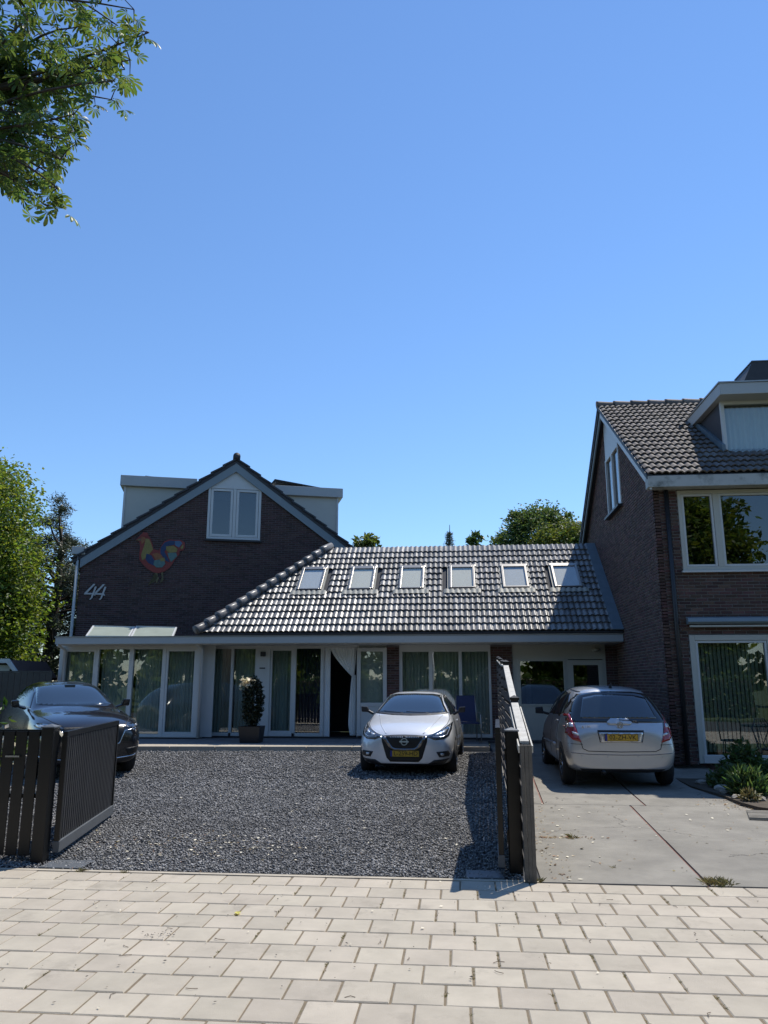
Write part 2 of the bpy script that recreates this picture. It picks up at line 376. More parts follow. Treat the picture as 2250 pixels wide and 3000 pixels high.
# ================================================================ walls of single bricks, tiled roofs, windows
def wall(house, name, M, poly, holes, u0, u1, z0, z1, lim, bl, course, bm, mm, thick=.1, single=None, nmax=300):
    """brick wall. local x along, y inward, z up. poly: outline of the mortar face; lim(z)->(ua, ub) free width;
    single(u, z) -> True where bricks are objects of their own"""
    back = MB(); back.prism(poly, 0, thick)
    if holes:                       # mortar backing with openings: strips between the holes
        back = MB(); us = sorted({u0, u1} | {h[i] for h in holes for i in (0, 1)}); 
        for a, b in zip(us, us[1:]):
            mid = (a + b) / 2; hs = sorted([(h[2], h[3]) for h in holes if h[0] < mid < h[1]])
            za = z0
            for p, q in hs + [(z1 + 9, z1 + 9)]:
                top = min(p, z1)
                if p > z1:          # up to the outline
                    ta, tb = zlim(poly, a), zlim(poly, b)
                    if min(ta, tb) > za: back.prism([(a, za), (b, za), (b, tb), (a, ta)], 0, thick)
                elif top > za: back.prism([(a, za), (b, za), (b, top), (a, top)], 0, thick)
                za = q
    w = back.build(name, mm, house, local=True, basis=M)
    h = course - .011; gap = .011
    full = MB(); L = bl - gap; c = .0025
    full.add([(0, .0, 0), (L, 0, 0), (L, 0, h), (0, 0, h), (c, -.009, c), (L - c, -.009, c), (L - c, -.009, h - c), (c, -.009, h - c)],
             [(4, 5, 6, 7), (0, 1, 5, 4), (1, 2, 6, 5), (2, 3, 7, 6), (3, 0, 4, 7)])
    fm = full.mesh('brick', bm, fix=False); lot = MB(); ind = []
    nr = int((z1 - z0) / course)
    for r in range(nr):
        z = z0 + r * course
        la, lb = lim(z + course); a, b = max(u0, la), min(u1, lb)
        if b - a < .05: continue
        ivs = [(a, b)]
        for ha, hb, hz0, hz1 in holes:
            if hz0 < z + course * .6 and hz1 > z + course * .4:
                ivs = [q for p in ivs for q in ((p[0], min(p[1], ha)), (max(p[0], hb), p[1])) if q[1] - q[0] > .02]
        k0 = math.floor((u0 - bl) / bl) - 1
        sh = (r % 2) * bl / 2 + random.uniform(-.004, .004)
        for k in range(k0, int(u1 / bl) + 3):
            p, q = k * bl + sh, k * bl + sh + L
            for ia, ib in ivs:
                s, e = max(p, ia), min(q, ib)
                if e - s < .025: continue
                jy = random.uniform(-.003, .003)
                if e - s > L - 1e-4 and single and single(s, z) : ind.append((s, jy, z))
                else:
                    t = (e - s); lot.add([(s + (x / L) * t, y + jy, z + zz) for x, y, zz in full.v], full.f)
    random.shuffle(ind)
    for i, (s, jy, z) in enumerate(ind):
        if i < nmax: inst('brick', fm, w, Matrix.Translation((s, jy, z)))
        else: lot.add([(s + x, y + jy, z + zz) for x, y, zz in full.v], full.f)
    if lot.v:
        o = link(bpy.data.objects.new('bricks', lot.mesh('bricks', bm, fix=False)), w); tag(o, kind='stuff')
    return w
def zlim(poly, u):
    best = -9
    n = len(poly)
    for i in range(n):
        (a, p), (b, q) = poly[i], poly[(i + 1) % n]
        if min(a, b) - 1e-6 <= u <= max(a, b) + 1e-6:
            best = max(best, p, q) if abs(a - b) < 1e-6 else max(best, lerp(p, q, (u - a) / (b - a)))
    return best
def tile_geo(w, L, A, n=9, lift=.030, th=.022):
    m = MB(); vs = []
    def prof(t): 
        return A * (max(0, math.sin(math.pi * min(1, max(0, (t - .10) / .80)))) ** .85)
    for i in range(n + 1):
        t = i / n; x = t * (w + .012); z = prof(t)
        vs += [(x, 0, z + lift), (x, L, z), (x, .004, z + lift - th)]
    fs = []
    for i in range(n):
        a, b = i * 3, i * 3 + 3
        fs += [(a, b, b + 1, a + 1), (a + 2, b + 2, b, a)]
    m.add(vs, fs); return m
def tiled_roof(house, name, M, width, length, tw, rowp, tm, inside, single=None, A=.045, backing=None, lift=.030):
    """local x across, y up the slope, z out of the roof; inside(x, y) tells where tiles lie"""
    if backing: rf = MB(); rf.prism(backing, -.12, -.006, 'z'); rf = rf.build(name, 'interior', house, local=True, basis=M)
    g = tile_geo(tw, rowp + .07, A, lift=lift); tmsh = g.mesh('roof_tile', tm, smooth=True, fix=False)
    lot = MB(); ind = 0; cand = []
    for r in range(int(length / rowp + .999)):
        for c in range(int(width / tw + .999)):
            x, y = c * tw, r * rowp
            if not inside(x + tw / 2, y + rowp / 2): continue
            cand.append((x, y + random.uniform(-.004, .004), r, c))
    for x, y, r, c in cand:
        T = Matrix.Translation((x + random.uniform(-.002, .002), y, random.uniform(-.002, .003))) @ Matrix.Rotation(random.gauss(0, .006), 4, 'Z') @ Matrix.Rotation(random.gauss(0, .008), 4, 'X')
        if single and single(x, y) and ind < 300: inst('roof_tile', tmsh, rf, T); ind += 1
        else: lot.add([T @ Vector(p) for p in g.v], g.f)
    if lot.v:
        o = link(bpy.data.objects.new('roof_tiles', lot.mesh('roof_tiles', tm, smooth=True, fix=False)), rf); tag(o, kind='stuff')
    return rf
def rects(m, x0, x1, z0, z1, t, y0, y1, sides='lrtb'):
    if 'l' in sides: m.box(x0, x0 + t, y0, y1, z0, z1)
    if 'r' in sides: m.box(x1 - t, x1, y0, y1, z0, z1)
    if 't' in sides: m.box(x0 + t, x1 - t, y0, y1, z1 - t, z1)
    if 'b' in sides: m.box(x0 + t, x1 - t, y0, y1, z0, z0 + t)
    return m
def pane(par, x0, x1, z0, z1, y, gm='glass', name='pane'):
    return MB().box(x0, x1, y, y + .006, z0, z1).build(name, gm, par, local=True)
def curtain(par, x0, x1, z0, z1, y, m='curtain', name='curtain', folds=None, amp=.025):
    folds = folds or max(3, (x1 - x0) / .085)
    ph = random.uniform(0, 6)
    def fn(u, v):
        x = lerp(x0, x1, u); w = math.sin(u * folds * 2 * math.pi + ph) + .35 * math.sin(u * folds * 3.7 + 1.3 * ph)
        return (x, y + amp * w * (.75 + .25 * (1 - v)), lerp(z0, z1, v))
    g = MB().grid(fn, int(folds * 6), 3); return g.build(name, m, par, local=True, smooth=True)

# ================================================================ house 44: gable end turned towards the street
TH = R(17.5)
H1 = thing('brick_house', 'dark brick house with gable end, rooster ornament and house number 44', 'house', (-6.93, 23.0, .24), TH)
b0 = .24                                            # local z = world z - b0
sl = .726; ap = 8.30 - b0                            # under the verge boards
def lim1(z): 
    d = (ap - z) / sl; return (-min(4.40, d), min(4.40, d))
poly1 = [(-4.40, 0), (4.40, 0), (4.40, ap - 4.40 * sl), (0, ap), (-4.40, ap - 4.40 * sl)]
win1 = (-.82, .82, 5.94 - b0, 7.66 - b0)
wall(H1, 'gable_wall', Matrix(), poly1, [win1, (-.82, .82, 7.66 - b0, 8.4)], -4.40, 4.40, 0, ap, lim1, .215, .0597, 'brick_dark', 'mortar_dark',
     single=lambda u, z: -4.4 < u < 2.5 and z > 2.9)
MB().box(-4.39, 4.39, 9.3, 9.4, 0, 5.2).build('back_wall', 'brick_dark', H1, local=True)
for s in (-1, 1): MB().box(s * 4.38 - .05, s * 4.38 + .05, .11, 9.3, 0, 4.95).build('side_wall', 'brick_dark', H1, local=True)
# roof planes with a visible row of verge tiles
zr = 8.55 - b0
for s in (-1, 1):
    m = MB(); m.prism([(0, zr), (s * 4.62, zr - 4.62 * sl), (s * 4.62, zr - 4.62 * sl - .14), (0, zr - .14)], -.10, 9.5)
    rf = m.build('roof', 'tile_black', H1, local=True)
    L = math.hypot(4.62, 4.62 * sl); n = 13; ux, uz = s * 4.62 / L, -4.62 * sl / L; nx, nz = (-uz * s * 1.0, abs(ux))
    nrm = Vector((s * sl, 0, 1)).normalized()
    for i in range(n):
        a = i / n * L; b = (i + 1) / n * L + .05
        pa = Vector((ux * a, 0, zr + uz * a)) + nrm * .015; pb = Vector((ux * b, 0, zr + uz * b)) + nrm * .062
        t = MB(); d = Vector((0, .30, 0)); th_ = nrm * -.05
        vs = [pa, pb, pb + d, pa + d]; vs = [v + Vector((0, -.16, 0)) for v in vs]
        t.add([*vs, *[v + th_ for v in vs]], [(0, 1, 2, 3), (7, 6, 5, 4), (0, 4, 5, 1), (1, 5, 6, 2), (2, 6, 7, 3), (3, 7, 4, 0)])
        t.build('verge_tile', 'tile_black', rf, local=True)
    # verge board
    q = .26
    m = MB(); m.prism([(0, zr - .145), (s * 4.42, zr - .145 - 4.42 * sl), (s * 4.42, zr - .145 - 4.42 * sl - q * 1.02), (0, zr - .145 - q * 1.05)], -.09, -.045)
    m.build('verge_board', 'blue_grey_board', H1, local=True)
    # eaves gutter box
    e = zr - 4.62 * sl
    x0, x1 = sorted((s * 4.30, s * 4.68)); gt = MB().box(x0, x1, -.12, 9.4, 5.33 - b0, 5.56 - b0).build('gutter', 'grey_fascia', H1, local=True, bevel=.012)
m = MB().tube([(0, -.18, zr + .07), (0, 9.5, zr + .07)], .115, 14); m.build('ridge_cap', 'tile_black', H1, local=True, smooth=True)
MB().tube([(-4.50, -.06, 5.33 - b0), (-4.50, -.06, .0)], .042, 10).build('downpipe', 'grey_fascia', H1, local=True, smooth=True)
# white panel above the window
m = MB(); m.prism([(-.82, 7.655 - b0), (.82, 7.655 - b0), (.82, 7.70 - b0), (0, ap - .02), (-.82, 7.70 - b0)], -.015, .04); m.build('gable_panel', 'white_paint', H1, local=True)
w = rects(MB(), -.82, .82, 5.955 - b0, 7.65 - b0, .075, -.035, .07).box(-.045, .045, -.035, .07, 6.03 - b0, 7.575 - b0)
w = w.build('window', 'white_paint', H1, local=True, bevel=.006)
for a, b in ((-.735, -.055), (.055, .735)):
    rects(MB(), a, b, 6.04 - b0, 7.565 - b0, .075, -.025, .05).build('sash', 'white_paint', w, local=True, bevel=.006)
    pane(w, a + .075, b - .075, 6.115 - b0, 7.49 - b0, .02, 'glass_dark')
MB().box(-.86, .86, -.10, .02, 5.89 - b0, 5.95 - b0).build('sill', 'black_plastic', w, local=True)
MB().box(-.72, -.07, .16, .165, 7.25 - b0, 7.55 - b0).build('roller_blind', 'roller_blind', w, local=True)
MB().box(.06, .72, .10, .105, 6.05 - b0, 7.55 - b0).build('roller_blind', 'roller_blue', w, local=True)
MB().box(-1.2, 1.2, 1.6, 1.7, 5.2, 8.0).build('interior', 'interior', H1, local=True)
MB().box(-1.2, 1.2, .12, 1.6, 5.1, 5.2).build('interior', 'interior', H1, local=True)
# dormers on both slopes
dl = H1
def dormer(s, ua, ub, zt, zb, ucheek):
    d = MB(); x0, x1 = sorted((s * ua, s * ub)); d.box(x0, x1, 1.70, 6.2, zb - b0, zt - b0)
    d = d.build('dormer', 'grey_fascia', H1, local=True, bevel=.01)
    c0, c1 = sorted((s * (ua - .1), s * ucheek)); MB().box(min(c0, c1), max(c0, c1), 1.84, 6.1, 6.25 - b0, zb - b0 - .002).build('cheek', 'cream_paint', d, local=True)
    x = s * (ucheek + .03); MB().box(x - .03, x + .03, 1.81, 6.12, 6.3 - b0, zb - b0 - .004).build('corner_trim', 'white_paint', d, local=True)
    return d
dormer(-1, 1.25, 3.70, 8.30, 7.95, 3.52); d2 = dormer(1, 1.35, 3.70, 8.22, 7.90, 3.50)
# solar panels tilted on the dormer roofs
m = MB(); m.prism([(1.15, 8.24 - b0), (1.35, 8.50 - b0), (2.95, 8.28 - b0), (2.95, 8.24 - b0), (1.40, 8.43 - b0), (1.22, 8.24 - b0)], 1.95, 3.9)
m.build('solar_panel', 'black_metal', d2, local=True)
m = MB(); m.prism([(-2.95, 8.31 - b0), (-2.95, 8.38 - b0), (-2.2, 8.32 - b0)], 1.95, 3.9); m.build('solar_panel', 'black_metal', H1, local=True)
MB().box(-.86, -.60, 2.6, 2.9, 7.8 - b0, 8.42 - b0).build('flue', 'black_plastic', H1, local=True)

# house number 44
mat('numeral_grey', (.46, .46, .45), .5)
HN = thing('house_number', 'pale slanting numerals 44 fixed to the dark brick gable', 'house number', tuple((WM[H1.name] @ Vector((-3.85, -.012, 4.05 - b0)))), TH)
for k, dx in enumerate((-.27, .0)):
    o = Vector((dx, 0, .0)); s_ = 1.0
    pts = [[(.155, .42), (.115, .42), (-.115, .145), (-.125, .105), (-.085, .105), (.14, .105), (.17, .075), (.20, .085), (.165, .145), (.05, .150), (-.04, .150), (.165, .405)],
           [(.215, .34), (.165, .345), (.07, .0), (.03, -.045), (.075, -.045), (.115, .0)]]
    m = MB()
    for i, q in enumerate(pts): m.prism([(x + dx, z) for x, z in q], -.030 - .002 * i, -.008)
    m.build('numeral', 'numeral_grey', HN, local=True)

# rooster ornament: thick painted relief, one part for each colour field
for nm, c in (('r_red', (.21, .030, .022)), ('r_yellow', (.22, .17, .045)), ('r_blue', (.014, .035, .10)), ('r_teal', (.085, .16, .15)), ('r_orange', (.24, .09, .03)), ('r_dark', (.025, .025, .03)), ('r_sky', (.065, .13, .22)), ('r_olive', (.13, .11, .05))):
    mat(nm, c, .5, nv=.3, ns=18)
RO = thing('rooster_ornament', 'colourful painted rooster relief with blue and yellow tail on the brick gable', 'wall ornament', tuple((WM[H1.name] @ Vector((-2.16, -.012, 5.10 - b0)))), TH)
ol = [(-3.15, 6.16), (-3.05, 6.28), (-2.99, 6.36), (-2.88, 6.40), (-2.80, 6.38), (-2.70, 6.25), (-2.61, 6.05), (-2.57, 5.88), (-2.41, 5.83), (-2.34, 5.97), (-2.25, 6.14), (-2.09, 6.22), (-1.89, 6.21), (-1.73, 6.22), (-1.58, 6.14), (-1.56, 5.97), (-1.62, 5.86), (-1.73, 5.84), (-1.73, 5.72), (-1.87, 5.53), (-1.93, 5.41), (-2.01, 5.28), (-2.17, 5.14), (-2.37, 5.08), (-2.52, 5.10), (-2.74, 5.22), (-2.90, 5.38), (-3.00, 5.52), (-3.01, 5.73), (-3.00, 5.92), (-3.03, 6.10)]
cx, cz = -2.35, 5.35
def rp(q): return [((u - cx) * .92, (z - 5.36) * .92 ) for u, z in q]
def rpart(name, q, m_, d0, d1): MB().prism(rp(q), d0, d1).build(name, m_, RO, local=True, bevel=.004)
rpart('body', ol, 'r_red', -.030, -.004)
rpart('outline', [(cx + (u - cx) * 1.03, 5.65 + (z - 5.65) * 1.03) for u, z in ol], 'r_dark', -.012, -.002)
rpart('neck', [(-2.84, 6.22), (-2.72, 6.20), (-2.64, 6.02), (-2.58, 5.86), (-2.66, 5.74), (-2.80, 5.56), (-2.90, 5.48), (-2.95, 5.66), (-2.90, 5.86), (-2.86, 6.02)], 'r_yellow', -.040, -.028)
rpart('wing', [(-2.78, 5.72), (-2.62, 5.66), (-2.50, 5.46), (-2.52, 5.32), (-2.70, 5.40), (-2.80, 5.52)], 'r_blue', -.042, -.028)
rpart('wing', [(-2.60, 5.70), (-2.44, 5.76), (-2.28, 5.66), (-2.24, 5.54), (-2.46, 5.50)], 'r_orange', -.040, -.028)
rpart('wing', [(-2.52, 5.50), (-2.22, 5.55), (-2.16, 5.40), (-2.26, 5.27), (-2.44, 5.26), (-2.54, 5.36)], 'r_teal', -.046, -.028)
rpart('wing', [(-2.36, 5.56), (-2.20, 5.60), (-2.17, 5.48), (-2.32, 5.47)], 'r_yellow', -.052, -.030)
rpart('tail', [(-2.35, 5.92), (-2.24, 6.10), (-2.06, 6.18), (-1.90, 6.17), (-1.92, 6.04), (-2.10, 6.00), (-2.22, 5.80), (-2.10, 5.60), (-2.02, 5.44), (-2.16, 5.50), (-2.34, 5.74)], 'r_blue', -.040, -.028)
rpart('tail', [(-1.90, 6.17), (-1.74, 6.18), (-1.66, 6.10), (-1.76, 5.95), (-1.90, 6.03)], 'r_sky', -.042, -.028)
rpart('tail', [(-2.18, 5.98), (-1.94, 6.01), (-1.80, 5.90), (-1.82, 5.80), (-2.05, 5.76), (-2.16, 5.84)], 'r_yellow', -.044, -.028)
rpart('tail', [(-2.12, 5.76), (-1.84, 5.78), (-1.80, 5.66), (-1.98, 5.46), (-2.06, 5.58)], 'r_teal', -.046, -.028)
rpart('tail', [(-1.72, 5.95), (-1.63, 6.06), (-1.61, 5.97), (-1.66, 5.89)], 'r_yellow', -.042, -.028)
rpart('comb', [(-2.96, 6.37), (-2.92, 6.44), (-2.87, 6.40), (-2.82, 6.43), (-2.76, 6.36), (-2.80, 6.28), (-2.92, 6.28)], 'r_red', -.044, -.030)
rpart('face', [(-2.97, 6.26), (-2.86, 6.26), (-2.84, 6.14), (-2.95, 6.02), (-2.98, 6.12)], 'r_orange', -.046, -.030)
rpart('beak', [(-3.16, 6.14), (-3.00, 6.22), (-2.98, 6.14)], 'r_olive', -.040, -.020)
for q in ([(-2.46, 5.10), (-2.40, 5.10), (-2.38, 4.95), (-2.48, 4.80), (-2.58, 4.74), (-2.44, 4.84), (-2.40, 4.74), (-2.34, 4.92)], [(-2.28, 5.12), (-2.22, 5.12), (-2.20, 4.95), (-2.19, 4.86), (-2.30, 4.76), (-2.38, 4.72), (-2.24, 4.80), (-2.25, 4.94)]):
    rpart('leg', q, 'r_olive', -.024, -.006)
# ================================================================ low house between the two gables
def tile2(w, L, A, lift, th=.022, n=14):
    m = MB(); vs = []; fs = []
    def prof(t):
        t = (t * 2) % 1 if t < .9999 else 1.
        return A * max(0, math.sin(math.pi * min(1, max(0, (t - .06) / .86)))) ** .8
    for i in range(n + 1):
        t = i / n; x = t * (w + .004); z = prof(t)
        vs += [(x, 0, z + lift), (x, L, z), (x, .006, z + lift - th), (x, 0, z + lift)]
    for i in range(n):
        a, b = i * 4, i * 4 + 4; fs += [(a, b, b + 1, a + 1), (a + 2, b + 2, b + 3, a + 3)]
    m.add(vs, fs); return m
tile_geo = lambda w, L, A, lift=.03: tile2(w, L, A, lift, .03)
H3 = thing('low_house', 'low house with dark tiled roof, six roof windows and long glazed white front', 'house', (0, 19.27, TZ))
LZ = TZ
def lb(x0, x1, y0, y1, z0, z1, m=None): return (m or MB()).box(x0, x1, y0 - 19.27, y1 - 19.27, z0 - LZ, z1 - LZ)
ang = math.atan2(2.52, 3.03); SL = 3.95
RM = Matrix.Translation((-6.30, 18.25 - 19.27, 2.775 - LZ)) @ Matrix.Rotation(ang, 4, 'X')
SKX = [(-4.16, -3.52), (-2.82, -2.18), (-1.51, -.88), (-.21, .44), (1.14, 1.79), (2.43, 3.10)]
hipx = lambda v: v / SL * 2.73
def in3(x, v):
    if x < hipx(v) - .03 or x > 10.05: return False
    for a, b in SKX:
        if a + 6.30 - .06 < x < b + 6.30 + .06 and 1.72 < v < 2.85: return False
    return True
roof3 = tiled_roof(H3, 'roof', RM, 10.06, SL, .268, SL / 14, 'tile_glazed', in3, single=lambda x, v: v < 2.5 or x < 4, A=.029,
                   backing=[(0, -.02), (10.05, -.02), (10.05, SL), (2.73, SL)], lift=.046)
m = MB(); m.prism([(21.30 - 19.27, 5.26 - LZ), (24.6 - 19.27, 2.6 - LZ), (24.6 - 19.27, 2.5 - LZ), (21.30 - 19.27, 5.10 - LZ)], -3.57, 3.77, 'x'); m.build('rear_roof', 'tile_black', H3, local=True)
# hip tiles
a = Vector((0, -.03, .03)); b = Vector((2.73, SL + .05, .03)); n = 14; d = (b - a).normalized()
for i in range(n):
    p = lerp(a, b, i / n) + Vector((0, 0, .085)); q = lerp(a, b, (i + 1) / n) + d * .04 + Vector((0, 0, .055))
    MB().tube([p, p + d * .035, q], [.118, .112, .088], 12).build('hip_tile', 'tile_glazed', roof3, local=True, smooth=True)
m = MB(); m.box(9.82, 10.06, -.02, SL, .045, .075); m.build('flashing', 'lead', roof3, local=True)
# the hipped end seen only from the side
m = MB(); e0 = RM.inverted() @ Vector((-6.26, -1.0, 2.70 - LZ)); 
MB().add([(-6.28, 18.27 - 19.27, 2.74 - LZ), (-3.57, 21.30 - 19.27, 5.27 - LZ), (-6.28, 23.2 - 19.27, 2.74 - LZ)], [(0, 1, 2)]).build('hip_end', 'tile_black', H3, local=True)
# roof windows
for i, (a, b) in enumerate(SKX):
    x0, x1 = a + 6.30, b + 6.30
    sk = rects(MB(), x0, x1, 1.74, 2.82, .05, 0, 0); sk = MB()
    def rb(m, xa, xb, va, vb, z0, z1): return m.box(xa, xb, va, vb, z0, z1)
    for q in ((x0, x0 + .055, 1.76, 2.82), (x1 - .055, x1, 1.76, 2.82), (x0 + .055, x1 - .055, 2.74, 2.82), (x0 + .055, x1 - .055, 1.76, 1.80)): rb(sk, *q, .0, .105)
    sk = sk.build('roof_window', 'alu', H3, local=True, basis=RM, bevel=.006)
    MB().box(x0 + .055, x1 - .055, 1.80, 2.74, .082, .088).build('pane', 'glass_sky', sk, local=True)
    MB().box(x0 + .055, x1 - .055, 1.80, 2.74, .055, .06).build('blind', 'roller_blue' if i in (0, 4, 5) else 'roller_blind', sk, local=True)
    MB().box(x0 + .01, x1 - .01, 1.70, 1.758, -.0, .085).build('apron', 'black_plastic', sk, local=True)
    MB().box(x0 - .03, x1 + .03, 2.80, 2.90, .03, .085).build('hood', 'alu', sk, local=True, bevel=.008)
    for s_ in (x0 - .055, x1 + .003): MB().box(s_, s_ + .052, 1.66, 2.88, .015, .052).build('side_flashing', 'lead_light', sk, local=True)
    def fl(u, v): return (lerp(x0 - .14, x1 + .14, u), lerp(1.55, 1.72, v), .062 + .022 * abs(math.sin(u * math.pi * (x1 - x0 + .28) / .134)) + .01 * v)
    MB().grid(fl, 36, 2).build('lead_apron', 'lead_light', sk, local=True, smooth=True)
# fascia, gutter, soffit, flat roof
fa = lb(-9.88, 3.755, 18.28, 18.36, 2.535, 2.70).build('fascia', 'grey_fascia', H3, local=True, bevel=.006)
lb(-9.90, 3.76, 18.265, 18.37, 2.702, 2.722).build('fascia_trim', 'alu', fa, local=True)
lb(-9.84, 3.75, 18.37, 19.33, 2.52, 2.55).build('soffit', 'white_paint', H3, local=True)
m = MB(); m.prism([(-9.88, 18.37 - 19.27), (-5.2, 18.37 - 19.27), (-5.2, 23.2 - 19.27), (-9.88, 22.0 - 19.27)], 2.56 - LZ, 2.69 - LZ, 'z'); m.build('flat_roof', 'lead', H3, local=True)
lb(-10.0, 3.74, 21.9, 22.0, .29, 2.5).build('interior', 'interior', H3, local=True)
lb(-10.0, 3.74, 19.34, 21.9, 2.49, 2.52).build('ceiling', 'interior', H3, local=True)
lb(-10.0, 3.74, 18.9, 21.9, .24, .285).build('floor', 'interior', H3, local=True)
# roof light on the flat roof (two white framed leaves)
mat('pale_glass', (.36, .40, .34), .15, nv=.12, ns=3)
rl = thing('roof_light', 'low white framed roof light with two leaves on the flat roof', 'roof light', (-8.62, 19.75, 2.69), R(14))
for a, b in ((-1.12, -.015), (.015, 1.10)):
    lf = MB()
    for (p, q) in (((a, 0, .10), (b, 0, .10)), ((a, .75, .42), (b, .75, .40)), ((a + .02, 0, .10), (a + .02, .75, .42)), ((b - .02, 0, .10), (b - .02, .75, .40))): lf.bar(p, q, .045, .05)
    lf = lf.build('leaf', 'white_paint', rl, local=True)
    MB().add([(a, 0, .11), (b, 0, .11), (b, .75, .41), (a, .75, .425)], [(0, 1, 2, 3)]).build('pane', 'pale_glass', lf, local=True)
    for x in (a + .03, b - .03): MB().box(x - .02, x + .02, .02, .06, 0, .09).build('foot', 'alu', lf, local=True)
# ---- conservatory front
yc = 18.78
cf = lb(-10.0, -9.88, yc, yc + .10, TZ, 2.53)
for a, b in ((-9.05, -8.97), (-8.18, -8.07), (-7.33, -7.23), (-6.46, -6.34)): lb(a, b, yc, yc + .09, TZ + .03, 2.53, cf)
lb(-9.88, -6.46, yc + .005, yc + .085, 2.43, 2.53, cf); lb(-9.88, -6.46, yc + .005, yc + .085, TZ + .03, TZ + .10, cf)
cf = cf.build('front_frame', 'white_paint', H3, local=True, bevel=.006)
for i, (a, b) in enumerate(((-9.88, -9.05), (-8.97, -8.18), (-8.07, -7.33), (-7.23, -6.46))):
    z0, z1 = TZ + .10, 2.43
    sx = 1 if i in (0, 3) else 0
    if sx:
        w = rects(MB(), a, b, z0 - LZ, z1 - LZ, .055, yc - 19.27 + .012, yc - 19.27 + .07).build('sash', 'white_paint', cf, local=True, bevel=.005); q = .055
    else: q = 0
    pane(cf, a + q, b - q, z0 + q - LZ, z1 - q - LZ, yc - 19.27 + .05)
    curtain(H3, a + .01, b - .01, .33 - LZ, 2.45 - LZ, yc - 19.27 + .24, 'curtain')
    lb(a, b, yc + .10, yc + .30, TZ, TZ + .16).build('low_shelf', 'white_paint', H3, local=True)
lb(-10.0, -9.94, yc + .10, 22.0, TZ - .2, 2.53).build('side_panel', 'white_paint', H3, local=True)
lb(-6.44, -6.36, yc + .09, 19.27, TZ, 2.53).build('side_panel', 'white_paint', H3, local=True)
lb(-6.36, -6.06, yc + .22, yc + .25, TZ + .03, 2.52).build('corner_panel', 'white_paint', H3, local=True)
lb(-10.02, -6.3, yc - .05, yc, TZ - .1, TZ + .025).build('plinth', 'black_plastic', H3, local=True)
for x, top in ((-9.83, 2.53), (-6.30, 2.53)):
    MB().tube([(x - .05, 18.42 - 19.27, top - LZ), (x, yc - .06 - 19.27, top - .12 - LZ), (x, yc - .06 - 19.27, TZ + .02 - LZ)], .04, 10).build('downpipe', 'white_paint', H3, local=True, smooth=True)
# ---- recessed main front, y = 19.27
Z = lambda z: z - LZ
main = MB(); D = (0, .08)
def fr(x0, x1, z0, z1, y0=0., y1=.08): main.box(x0, x1, y0, y1, Z(z0), Z(z1))
fr(-6.36, -6.30, .33, 2.53); fr(-5.73, -5.66, .33, 2.45); fr(-5.10, -4.72, .33, 2.53, -.02); fr(-4.14, -4.06, .33, 2.45); fr(-3.44, -3.36, .33, 2.53)
fr(-6.30, -5.10, 2.45, 2.53); fr(-4.72, -3.44, 2.45, 2.53); fr(-6.30, -5.10, .33, .41); fr(-4.72, -3.44, .33, .41)
fr(-3.36, -2.53, 2.46, 2.53); fr(-2.53, -2.47, .33, 2.53)
fr(-2.47, -1.80, .33, 2.53, .05, .09)
fr(-1.48, -1.40, .33, 2.53); fr(-.75, -.66, .41, 2.36); fr(-.02, .06, .41, 2.36); fr(.70, .76, .33, 2.53); fr(-1.40, .70, 2.36, 2.53); fr(-1.40, .70, .33, .41)
mf = main.build('front_frame', 'white_paint', H3, local=True, bevel=.005)
for a, b, z0, z1 in ((-6.30, -5.73, .41, 2.45), (-5.66, -5.10, .41, 2.45), (-4.72, -4.14, .41, 2.45), (-4.06, -3.44, .41, 2.45), (-1.40, -.75, .41, 2.36), (-.66, -.02, .41, 2.36), (.06, .70, .41, 2.36)):
    if a == -4.72: rects(MB(), a, b, Z(z0), Z(z1), .05, .012, .06).build('sash', 'white_paint', mf, local=True, bevel=.004)
    pane(mf, a, b, Z(z0), Z(z1), .045)
    if a == -4.06: curtain(H3, a, b, Z(.34), Z(2.45), .5, 'navy', amp=.02)
    else: curtain(H3, a, b, Z(.34), Z(2.5), .20, 'curtain')
lb(-6.4, -2.4, 19.22, 19.27, TZ - .1, TZ + .035).build('plinth', 'black_plastic', H3, local=True)
lb(-1.5, .8, 19.22, 19.27, TZ - .1, TZ + .035).build('plinth', 'black_plastic', H3, local=True)
# doorway: sheer strip, tied-back curtain, open door leaf
curtain(H3, -3.36, -3.20, Z(.33), Z(2.47), .05, 'sheer', amp=.015)
def dr(u, v):                                     # v 0 top .. 1 tie point
    xl = lerp(-3.21, -2.66, v ** 1.5); xr = lerp(-2.55, -2.60, v)
    return (lerp(xl, xr, u), .07 + .018 * math.sin(u * 40) * (1 - .5 * v), Z(lerp(2.47, 1.80 - .04 * (1 - u), v)) + .10 * (1 - u) * v * (1 - v))
MB().grid(dr, 60, 14).build('curtain', 'sheer', H3, local=True, smooth=True)
def dr2(u, v):
    xl = lerp(-2.66, -2.76, v ** .7) if v < .8 else lerp(-2.749, -2.70, (v - .8) / .2)
    return (lerp(xl, -2.56, u), .07 + .016 * math.sin(u * 22), Z(lerp(1.80, .36, v)))
MB().grid(dr2, 30, 12).build('curtain', 'sheer', H3, local=True, smooth=True)
dx0, dx1 = -2.52, -1.78; y0 = -.085
dm = rects(MB(), dx0, dx1, Z(.36), Z(2.46), .095, y0, y0 + .05); dm.box(dx0 + .095, dx1 - .095, y0, y0 + .05, Z(1.05), Z(1.14)); dm.box(dx0 + .095, dx1 - .095, y0 + .012, y0 + .04, Z(.45), Z(1.05))
door = dm.build('open_door', 'white_paint', H3, local=True, bevel=.006)
pane(door, dx0 + .095, dx1 - .095, Z(1.14), Z(2.365), y0 + .02, 'glass')
MB().bar((dx1 - .045, y0 - .04, Z(1.22)), (dx1 - .045, y0 - .04, Z(1.34)), .022, .022).build('handle', 'alu', door, local=True)
